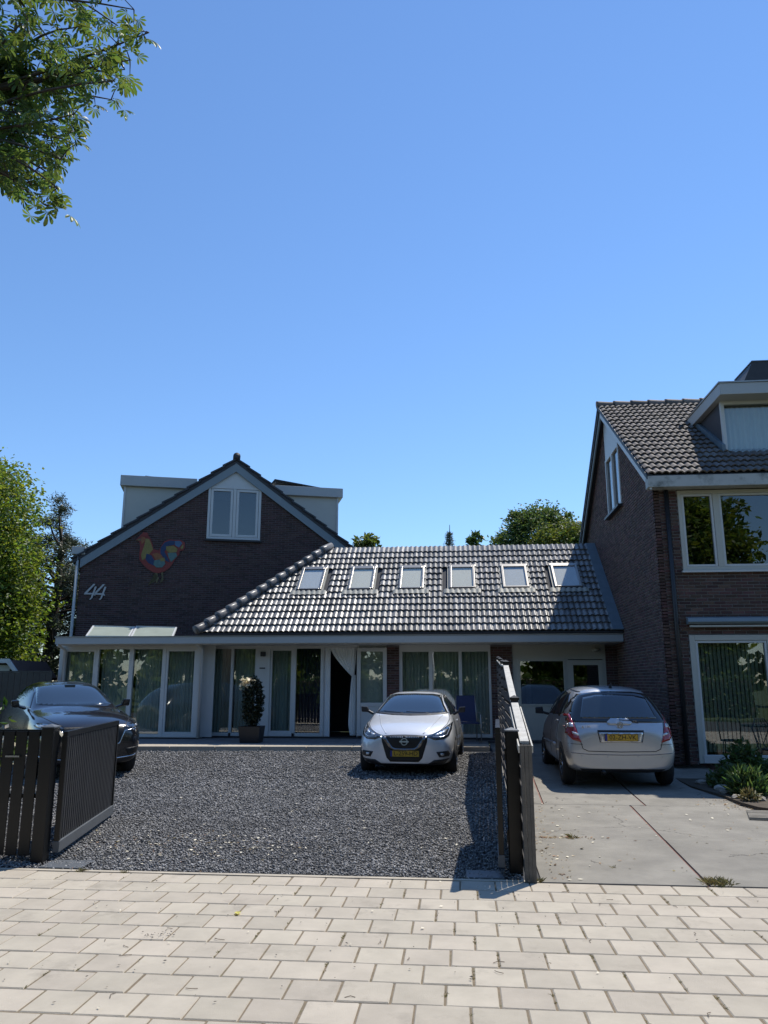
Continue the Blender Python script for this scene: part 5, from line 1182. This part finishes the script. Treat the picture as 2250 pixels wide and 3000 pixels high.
for e, d in tw:
    for _ in range(G.integers(2, 4)):
        pd = d / (np.linalg.norm(d) + 1e-6) * .3 + G.normal(0, .75, 3) + np.array([0, 0, -.05]); pd /= np.linalg.norm(pd); c = e + pd * G.uniform(.05, .13)
        up = np.array([0, 0, 1.]) + G.normal(0, .45, 3); up /= np.linalg.norm(up); ax = np.cross(up, pd); ax /= np.linalg.norm(ax) + 1e-9; fw = np.cross(ax, up)
        n = int(G.choice([5, 7, 7])); S_ = G.uniform(.12, .19)
        for k in range(n):
            an = (k - (n - 1) / 2) * (.62 if n == 7 else .72); ln = S_ * (1 - .28 * abs(k - (n - 1) / 2) / ((n - 1) / 2))
            dd = fw * math.cos(an) + ax * math.sin(an); sd_ = np.cross(up, dd); b0_ = len(V)
            for t_, w_ in prof[1:-1]:
                p = c + dd * (t_ * ln) - up * (ln * .42 * t_ * t_); lift_ = up * (w_ * ln * .35)
                V += [p + sd_ * (w_ * ln) + lift_, p, p - sd_ * (w_ * ln) + lift_]
            V += [c, c + dd * ln * .97 - up * ln * .42]; i0, i1 = len(V) - 2, len(V) - 1
            F += [(i0, b0_, b0_ + 1), (i0, b0_ + 1, b0_ + 2)]
            for j in range(3):
                q = b0_ + 3 * j; F += [(q, q + 3, q + 4), (q, q + 4, q + 1), (q + 1, q + 4, q + 5), (q + 1, q + 5, q + 2)]
            q = b0_ + 9; F += [(q, i1, q + 1), (q + 1, i1, q + 2)]
link(bpy.data.objects.new('foliage', npmesh('foliage', np.array(V), np.array(F), 'leaf_chestnut')), ct)

# ================================================================ across the street (unseen; details made up for the window reflections)
HEDGE = np.concatenate([np.column_stack([G.uniform(-16, 14, 9000), G.uniform(-10.3, -9.6, 9000), G.uniform(.05, 1.9, 9000)]), np.column_stack([G.uniform(-16, 14, 9000), -9.6 + np.abs(G.normal(0, .05, 9000)), G.uniform(.05, 1.95, 9000)])])
hd_ = thing('street_hedge', 'clipped green hedge across the street, mirrored in the windows', 'hedge', (-1, -9.9, 0))
MB().box(-16, 14, -10.2, -9.75, 0, 1.75).build('inner_twigs', 'bark', hd_); leaves('foliage', HEDGE - np.array([-1, -9.9, 0]), .17, 'leaf_hedge', hd_, 21, 0, .6)
far = np.concatenate([lobe_pts(G, (x, -34 + G.normal(0, 2), G.uniform(3, 6)), (4, 3, G.uniform(3.5, 5.5)), 900, .4, .3) for x in np.arange(-75, 76, 5)])
fo = leaves('horizon_screen_trees', far, .9, 'leaf_broad', None, 50, 0, .7, kind='stuff'); tag(fo, 'far belt of trees beyond the street, mirrored in the glass', 'wood')  # unseen tree belt, added to cover the yellow horizon in window reflections
base_tree = None
spots = [(-13.5, -15, 1.0, 0, 'first'), (-8.5, -13.2, 1.15, 2.1, 'second'), (-3.8, -15.5, .95, 4.0, 'third'), (.8, -14.0, 1.05, 1.0, 'fourth'), (6.4, -13.5, 1.1, 5.1, 'fifth'), (9.8, -16, 1.1, 3.3, 'sixth'), (-19, -16, 1.2, .7, 'seventh'), (13.0, -13.4, 1.2, 2.6, 'eighth')]
for x, y, k, a_, w_ in spots:
    lab = f'broad street tree behind the hedge across the street, {w_} in the row'
    if base_tree is None:
        lo = [((0, 0, 6.2), (2.9, 2.6, 3.2)), ((1.2, .5, 8.6), (1.9, 1.9, 1.8)), ((-1.3, .3, 8.2), (1.9, 1.9, 1.8)), ((2.2, .2, 5.2), (1.5, 1.6, 1.5)), ((-2.3, .3, 5.0), (1.5, 1.6, 1.6)), ((0, .2, 3.0), (2.2, 1.8, 1.3))]
        base_tree = tree('street_tree', lab, (x, y, 0), lo, 15000, .34, 'leaf_broad', 4.0, .26, 30, group='street trees across the road')
    else:
        r_ = base_tree.copy(); COL.objects.link(r_); r_.matrix_basis = Matrix.Translation((x, y, 0)) @ Matrix.Rotation(a_, 4, 'Z') @ Matrix.Scale(k, 4); r_['label'] = lab
        for ch_ in base_tree.children: c_ = ch_.copy(); COL.objects.link(c_); c_.parent = r_
for x, w_ in ((-1.6, 'left'), (3.3, 'right')):
    lp = thing('lamp_post', f'white street lamp post across the road, the {w_} one', 'lamp post', (x, -8.6, 0))
    MB().tube([(0, 0, -.1), (0, 0, 4.6)], [.075, .05], 12).build('pole', 'white_paint', lp, local=True, smooth=True)
    MB().lathe([(0, 4.95), (.2, 4.9), (.22, 4.7), (.08, 4.55), (0, 4.55)], 16).build('lantern', 'white_paint', lp, local=True, smooth=True)

# ================================================================ pots, chairs, bed plants
pt = thing('potted_shrub', 'clipped dark column shrub with a sunlit pale top in a black square pot', 'potted plant', (-4.74, 17.80, TZ))
m = MB(); a, b, h = .21, .25, .36
m.add([(-a, -a, 0), (a, -a, 0), (a, a, 0), (-a, a, 0), (-b, -b, h), (b, -b, h), (b, b, h), (-b, b, h), (-b + .03, -b + .03, h), (b - .03, -b + .03, h), (b - .03, b - .03, h), (-b + .03, b - .03, h), (-b + .03, -b + .03, h - .05), (b - .03, -b + .03, h - .05), (b - .03, b - .03, h - .05), (-b + .03, b - .03, h - .05)],
      [(3, 2, 1, 0), (0, 1, 5, 4), (1, 2, 6, 5), (2, 3, 7, 6), (3, 0, 4, 7), (4, 5, 9, 8), (5, 6, 10, 9), (6, 7, 11, 10), (7, 4, 8, 11), (8, 9, 13, 12), (9, 10, 14, 13), (10, 11, 15, 14), (11, 8, 12, 15), (12, 13, 14, 15)])
m.build('pot', 'black_plastic', pt, local=True)
MB().tube([(0, 0, .28), (0, 0, 1.2)], .02, 6).build('stem', 'bark', pt, local=True)
d = G.normal(0, 1, (2600, 3)); d /= np.linalg.norm(d, axis=1)[:, None]; pts = np.array([0, 0, .90]) + d * np.array([.23, .23, .56]) * G.uniform(.7, 1.05, (2600, 1))
leaves('foliage', pts, .07, 'leaf_shrub', pt, 8, 0, .6)
leaves('sun_painted_leaves', np.array([(-.12 + .07 * G.normal(), -.14 + .04 * G.normal(), 1.40 - abs(.10 * G.normal())) for _ in range(95)]), .085, 'leaf_pale', pt, 9, 0, .8)  # pale leaf colour stands in for sunlight on the shrub's top
gc = thing('garden_chair', 'tall black mesh garden chair with grey arms against the glazed front', 'chair', (.16, 18.45, TZ), R(8))
MB().add([(-.23, .18, .44), (.23, .18, .44), (.21, .28, 1.03), (-.21, .28, 1.03), (-.23, .20, .44), (.23, .20, .44), (.21, .30, 1.03), (-.21, .30, 1.03)], [(0, 1, 2, 3), (7, 6, 5, 4), (0, 4, 5, 1), (1, 5, 6, 2), (2, 6, 7, 3), (3, 7, 4, 0)]).build('backrest', 'navy', gc, local=True)
MB().box(-.24, .24, -.26, .20, .41, .435).build('seat', 'navy', gc, local=True)
for s_ in (-1, 1):
    MB().tube([(s_ * .27, -.24, 0), (s_ * .27, -.25, .30), (s_ * .27, -.22, .58), (s_ * .27, -.10, .66), (s_ * .26, .18, .65)], .014, 8).build('arm_and_leg', 'alu', gc, local=True, smooth=True)
    MB().tube([(s_ * .26, .36, 0), (s_ * .25, .18, .45), (s_ * .22, .29, 1.05)], .013, 8).build('rear_leg', 'alu', gc, local=True, smooth=True)
bc = thing('bistro_chair', 'dark wire garden chair in front of the blinds at the right edge', 'chair', (5.14, 13.75, .09), R(25))
MB().lathe([(0, .44), (.20, .44), (.21, .455), (.20, .47), (0, .465)], 20).build('seat', 'black_metal', bc, local=True)
for x, y in ((-.16, -.16), (.16, -.16), (-.16, .18), (.16, .18)): MB().tube([(x * 1.15, y * 1.2, 0), (x * .8, y * .8, .45)], .011, 6).build('leg', 'black_metal', bc, local=True)
w_ = MB().tube([(-.17, .17, .45), (-.20, .24, .78), (-.10, .27, .93), (.10, .27, .93), (.20, .24, .78), (.17, .17, .45)], .011, 6)
for x in (-.11, -.04, .04, .11): w_.tube([(x, .18, .46), (x * 1.1, .25, .80), (x * .5, .27, .92)], .006, 5)
w_.build('backrest', 'black_metal', bc, local=True)
bt = thing('bistro_table', 'dark round garden table at the right edge beside the wire chair', 'table', (5.75, 13.5, .09))
MB().lathe([(0, .70), (.33, .70), (.34, .71), (.33, .725), (0, .72)], 24).build('top', 'black_metal', bt, local=True)
for a_ in (0, 2.1, 4.2): MB().tube([(.3 * math.cos(a_), .3 * math.sin(a_), 0), (.05 * math.cos(a_), .05 * math.sin(a_), .38), (.2 * math.cos(a_), .2 * math.sin(a_), .70)], .011, 6).build('leg', 'black_metal', bt, local=True)
def bush(name, label, loc, r, h, n, size, m, seed, cat='shrub', aspect=.4, droop=-.5, grp=None):
    t = thing(name, label, cat, loc, 0, grp); g = np.random.default_rng(seed)
    st_ = MB()
    for _ in range(9): e = np.array([g.normal(0, .4) * r, g.normal(0, .4) * r, h * g.uniform(.6, .95)]); st_.tube([(0, 0, -.05), e * np.array([.4, .4, .5]), e], [.012, .009, .004], 5)
    st_.build('stems', 'bark', t, local=True)
    d = g.normal(0, 1, (n, 3)); d /= np.linalg.norm(d, axis=1)[:, None]; d[:, 2] = np.abs(d[:, 2]); leaves('foliage', d * g.uniform(.35, 1, (n, 1)) ** .6 * np.array([r, r, h]), size, m, t, seed, droop, aspect); return t
bush('dark_bed_shrub', 'dark shrub under the neighbour window in the shade', (4.50, 13.4, .08), .34, .62, 1000, .10, 'leaf_dark', 41)
bush('dark_bed_shrub', 'low dark sprawling shrub at the edge of the bed beside the drive', (4.1, 12.6, .08), .42, .34, 1000, .09, 'leaf_dark', 42)
bush('dark_bed_shrub', 'loose leafy shrub between bed edge and wire chair', (4.8, 12.8, .08), .40, .42, 1000, .09, 'leaf_hedge', 43)
bush('spiky_tuft', 'bright green spiky tuft in the sun at the right edge', (3.98, 11.75, .08), .24, .32, 900, .16, 'grass_green', 44, 'plant', .12, -1.2)
bush('bed_edge_tuft', 'small dry tuft at the sunny foot of the bed', (3.80, 11.22, .08), .12, .12, 220, .09, 'grass_weed', 45, 'plant', .15, -1.0)
for i, (x, y, r_, w_) in enumerate(((3.72, 13.0, .09, 'nearest the parked car'), (3.80, 12.3, .11, 'at the shaded edge of the bed'), (3.72, 11.42, .07, 'at the sunny bed corner'), (3.92, 11.28, .09, 'below the spiky tuft'), (4.25, 11.4, .08, 'furthest right'), (3.72, 11.95, .06, 'small one on the bed edge'))):
    s_ = MB(); g = np.random.default_rng(60 + i); bm_ = bmesh.new(); bmesh.ops.create_icosphere(bm_, subdivisions=2, radius=r_)
    for v in bm_.verts: v.co = Vector((v.co.x * 1.25, v.co.y, v.co.z * .55)) * (1 + g.normal(0, .09))
    me = bpy.data.meshes.new('rock'); bm_.to_mesh(me); bm_.free(); me.materials.append(MT['stone_light'])
    o = link(bpy.data.objects.new('rock', me), None, Matrix.Translation((x, y, .10))); tag(o, f'pale edging rock in the planting bed, {w_}', 'rock', 'edging rocks of the planting bed')
for i in range(7):
    o = MB().box(-.28, .28, -.018, .018, 0, .028).build('edging_lath', 'stone_light', None, basis=Matrix.Translation((3.66 + .025 * i, 10.02 + .085 * i, .036)) @ Matrix.Rotation(R(-9), 4, 'Z'))
    tag(o, f'thin pale lath lying flat at the right bed edge, {["nearest of seven", "second from the pavement", "third from the pavement", "middle one of seven", "third from the bed", "second from the bed", "closest to the bed"][i]}', 'lath', 'laths laid at the bed edge')

# ================================================================ weeds, litter
def tuft(g, x, y, n, r, h, V_, F_):
    for _ in range(n):
        a_ = g.uniform(0, 6.28); q = g.uniform(0, r); b0_ = np.array([x + math.cos(a_) * q, y + math.sin(a_) * q, -.012 + gh(y)]); l = g.uniform(.4, 1) * h; d = np.array([g.normal(0, .6), g.normal(0, .6), 1.]); d /= np.linalg.norm(d); s_ = np.array([-d[1], d[0], 0]) * .0028 / (np.hypot(d[0], d[1]) + .2)
        k = len(V_); V_ += [b0_ - s_, b0_ + s_, b0_ + d * l * .6 + s_ * .6, b0_ + d * l + np.array([d[0], d[1], -.5]) * l * .3]; F_ += [(k, k + 1, k + 2), (k, k + 2, k + 3)]
V_ = []; F_ = []; g = np.random.default_rng(77)
for r in range(0, 11):                              # in the joints of the pavement
    y = 6.985 - (r + 1) * PV; x0 = -.05 + (r % 2) * .1425 + .035 * (y - 6)
    for i in range(-20, 12):
        x = x0 + i * PV - JT / 2
        wgt = .16 + .6 * math.exp(-((x - .3) / .9) ** 2) * math.exp(-((y - 5.1) / .9) ** 2) + (.35 if r < 1 and x < -2 else 0)
        if g.random() < wgt:
            for _ in range(3): tuft(g, x + g.normal(0, .003), y + g.uniform(.02, PV - .03), int(g.integers(6, 18)), .013, .026, V_, F_)
        if g.random() < wgt * .5: tuft(g, x + g.uniform(0, PV), y - JT / 2, int(g.integers(3, 10)), .014, .020, V_, F_)
for x, y, n, h in ((.62, 7.03, 60, .07), (-3.35, 7.0, 60, .06), (2.06, 7.06, 160, .09), (2.12, 7.10, 120, .08), (1.15, 8.8, 30, .10), (1.33, 7.55, 16, .05), (.70, 8.2, 30, .05), (-2.95, 6.99, 50, .05)): tuft(g, x, y, n, .10 if n > 100 else .03, h, V_, F_)
o = link(bpy.data.objects.new('weeds', npmesh('weeds', np.array(V_), np.array(F_), 'grass_weed'))); tag(o, 'dry weeds and moss growing in the joints of pavement and drive', 'weeds', kind='stuff')
def litter(name, label, pts, size, m, seed):
    g = np.random.default_rng(seed); V_ = []; F_ = []
    for x, y in pts:
        a_ = g.uniform(0, 6.28); l = size * g.uniform(.5, 1.5); w = l * g.uniform(.3, .7); z = gh(y) + .006 + (.010 if x < .5 and y > 7 else 0); d = np.array([math.cos(a_), math.sin(a_), g.normal(0, .12)]); s_ = np.array([-d[1], d[0], g.normal(0, .25)]); c = np.array([x, y, z + .004]); k = len(V_)
        V_ += [c - d * l, c + s_ * w, c + d * l, c - s_ * w, c + np.array([0, 0, -.003])]; F_ += [(k, k + 4, k + 1), (k + 1, k + 4, k + 2), (k + 2, k + 4, k + 3), (k + 3, k + 4, k)]
    o = link(bpy.data.objects.new(name, npmesh(name, np.array(V_), np.array(F_), m))); tag(o, label, 'leaf litter', kind='stuff')
mat('petal', (.66, .60, .46), .8, nv=.1, iv=.3); mat('dark_bits', (.03, .026, .022), .8, iv=.3); mat('twig', (.12, .085, .055), .9, iv=.4)
pts = [(G.uniform(-4.2, .4), G.uniform(7.1, 12.5)) for _ in range(110)] + [(-2.6 + G.normal(0, .6), 8.0 + G.normal(0, .35)) for _ in range(150)]
litter('gravel_petals', 'pale fallen petals and leaf scraps scattered on the gravel', pts, .016, 'petal', 81)
litter('gravel_leaf_scraps', 'brown leaf scraps lying on the gravel by the gate', [(-2.7 + G.normal(0, .7), 8.0 + G.normal(0, .4)) for _ in range(140)], .014, 'dry_leaf', 82)
litter('drive_litter', 'brown leaf litter along the fence foot and joints of the drive', [(.74 + abs(G.normal(0, .14)), G.uniform(7.05, 13)) for _ in range(150)] + [(.8 + abs(G.normal(0, .3)), 8.8 + G.normal(0, .03)) for _ in range(70)] + [(G.uniform(.8, 4.2), G.uniform(7.2, 12)) for _ in range(70)] + [(3.62 + G.normal(0, .16), 11.1 + G.normal(0, .3)) for _ in range(130)], .017, 'dry_leaf', 83)
litter('drive_petals', 'pale petals scattered on the concrete drive', [(.75 + abs(G.normal(0, .25)), G.uniform(7.05, 12)) for _ in range(60)] + [(G.uniform(.8, 4), G.uniform(7.2, 11.5)) for _ in range(30)], .018, 'petal', 84)
litter('pavement_crumbs', 'dark crumbs and seed husks strewn over the pavers', [(-1.98 + G.normal(0, .07), 5.33 + G.normal(0, .05)) for _ in range(22)] + [(G.uniform(-2.9, 2.4), G.uniform(4.2, 6.9)) for _ in range(75)], .008, 'dark_bits', 85)
litter('pavement_petals', 'small pale petals on the pavers near the fence end', [(.2 + G.normal(0, .25), 6.75 + G.normal(0, .12)) for _ in range(12)] + [(G.uniform(-2.8, 2.4), G.uniform(4.2, 6.9)) for _ in range(26)], .011, 'petal', 86)
tws = MB()
for _ in range(26):
    x, y = G.uniform(-2.9, 2.3), G.uniform(4.3, 6.8); a_ = G.uniform(0, 6.28); l = G.uniform(.03, .08); tws.tube([(x, y, .004), (x + l * .5 * math.cos(a_), y + l * .5 * math.sin(a_), .007), (x + l * math.cos(a_ + .4), y + l * math.sin(a_ + .4), .004)], .0018, 4)
tag(tws.build('pavement_twigs', 'twig', None, kind='stuff'), 'fine fallen twigs on the pavers', 'twigs')
for (x, y, a_, lab) in ((1.72, 4.83, .6, 'single yellow leaf lying on the right of the pavement'), (-1.62, 5.88, 1.9, 'single yellow leaf lying on the left of the pavement')):
    o = MB().add([(-.04, 0, .006), (-.005, .026, .010), (.04, .004, .004), (0, -.024, .011), (0, 0, .002)], [(0, 4, 1), (1, 4, 2), (2, 4, 3), (3, 4, 0)]).build('fallen_leaf', 'yellow_leaf', None, basis=Matrix.Translation((x, y, .002)) @ Matrix.Rotation(a_, 4, 'Z')); tag(o, lab, 'leaf')
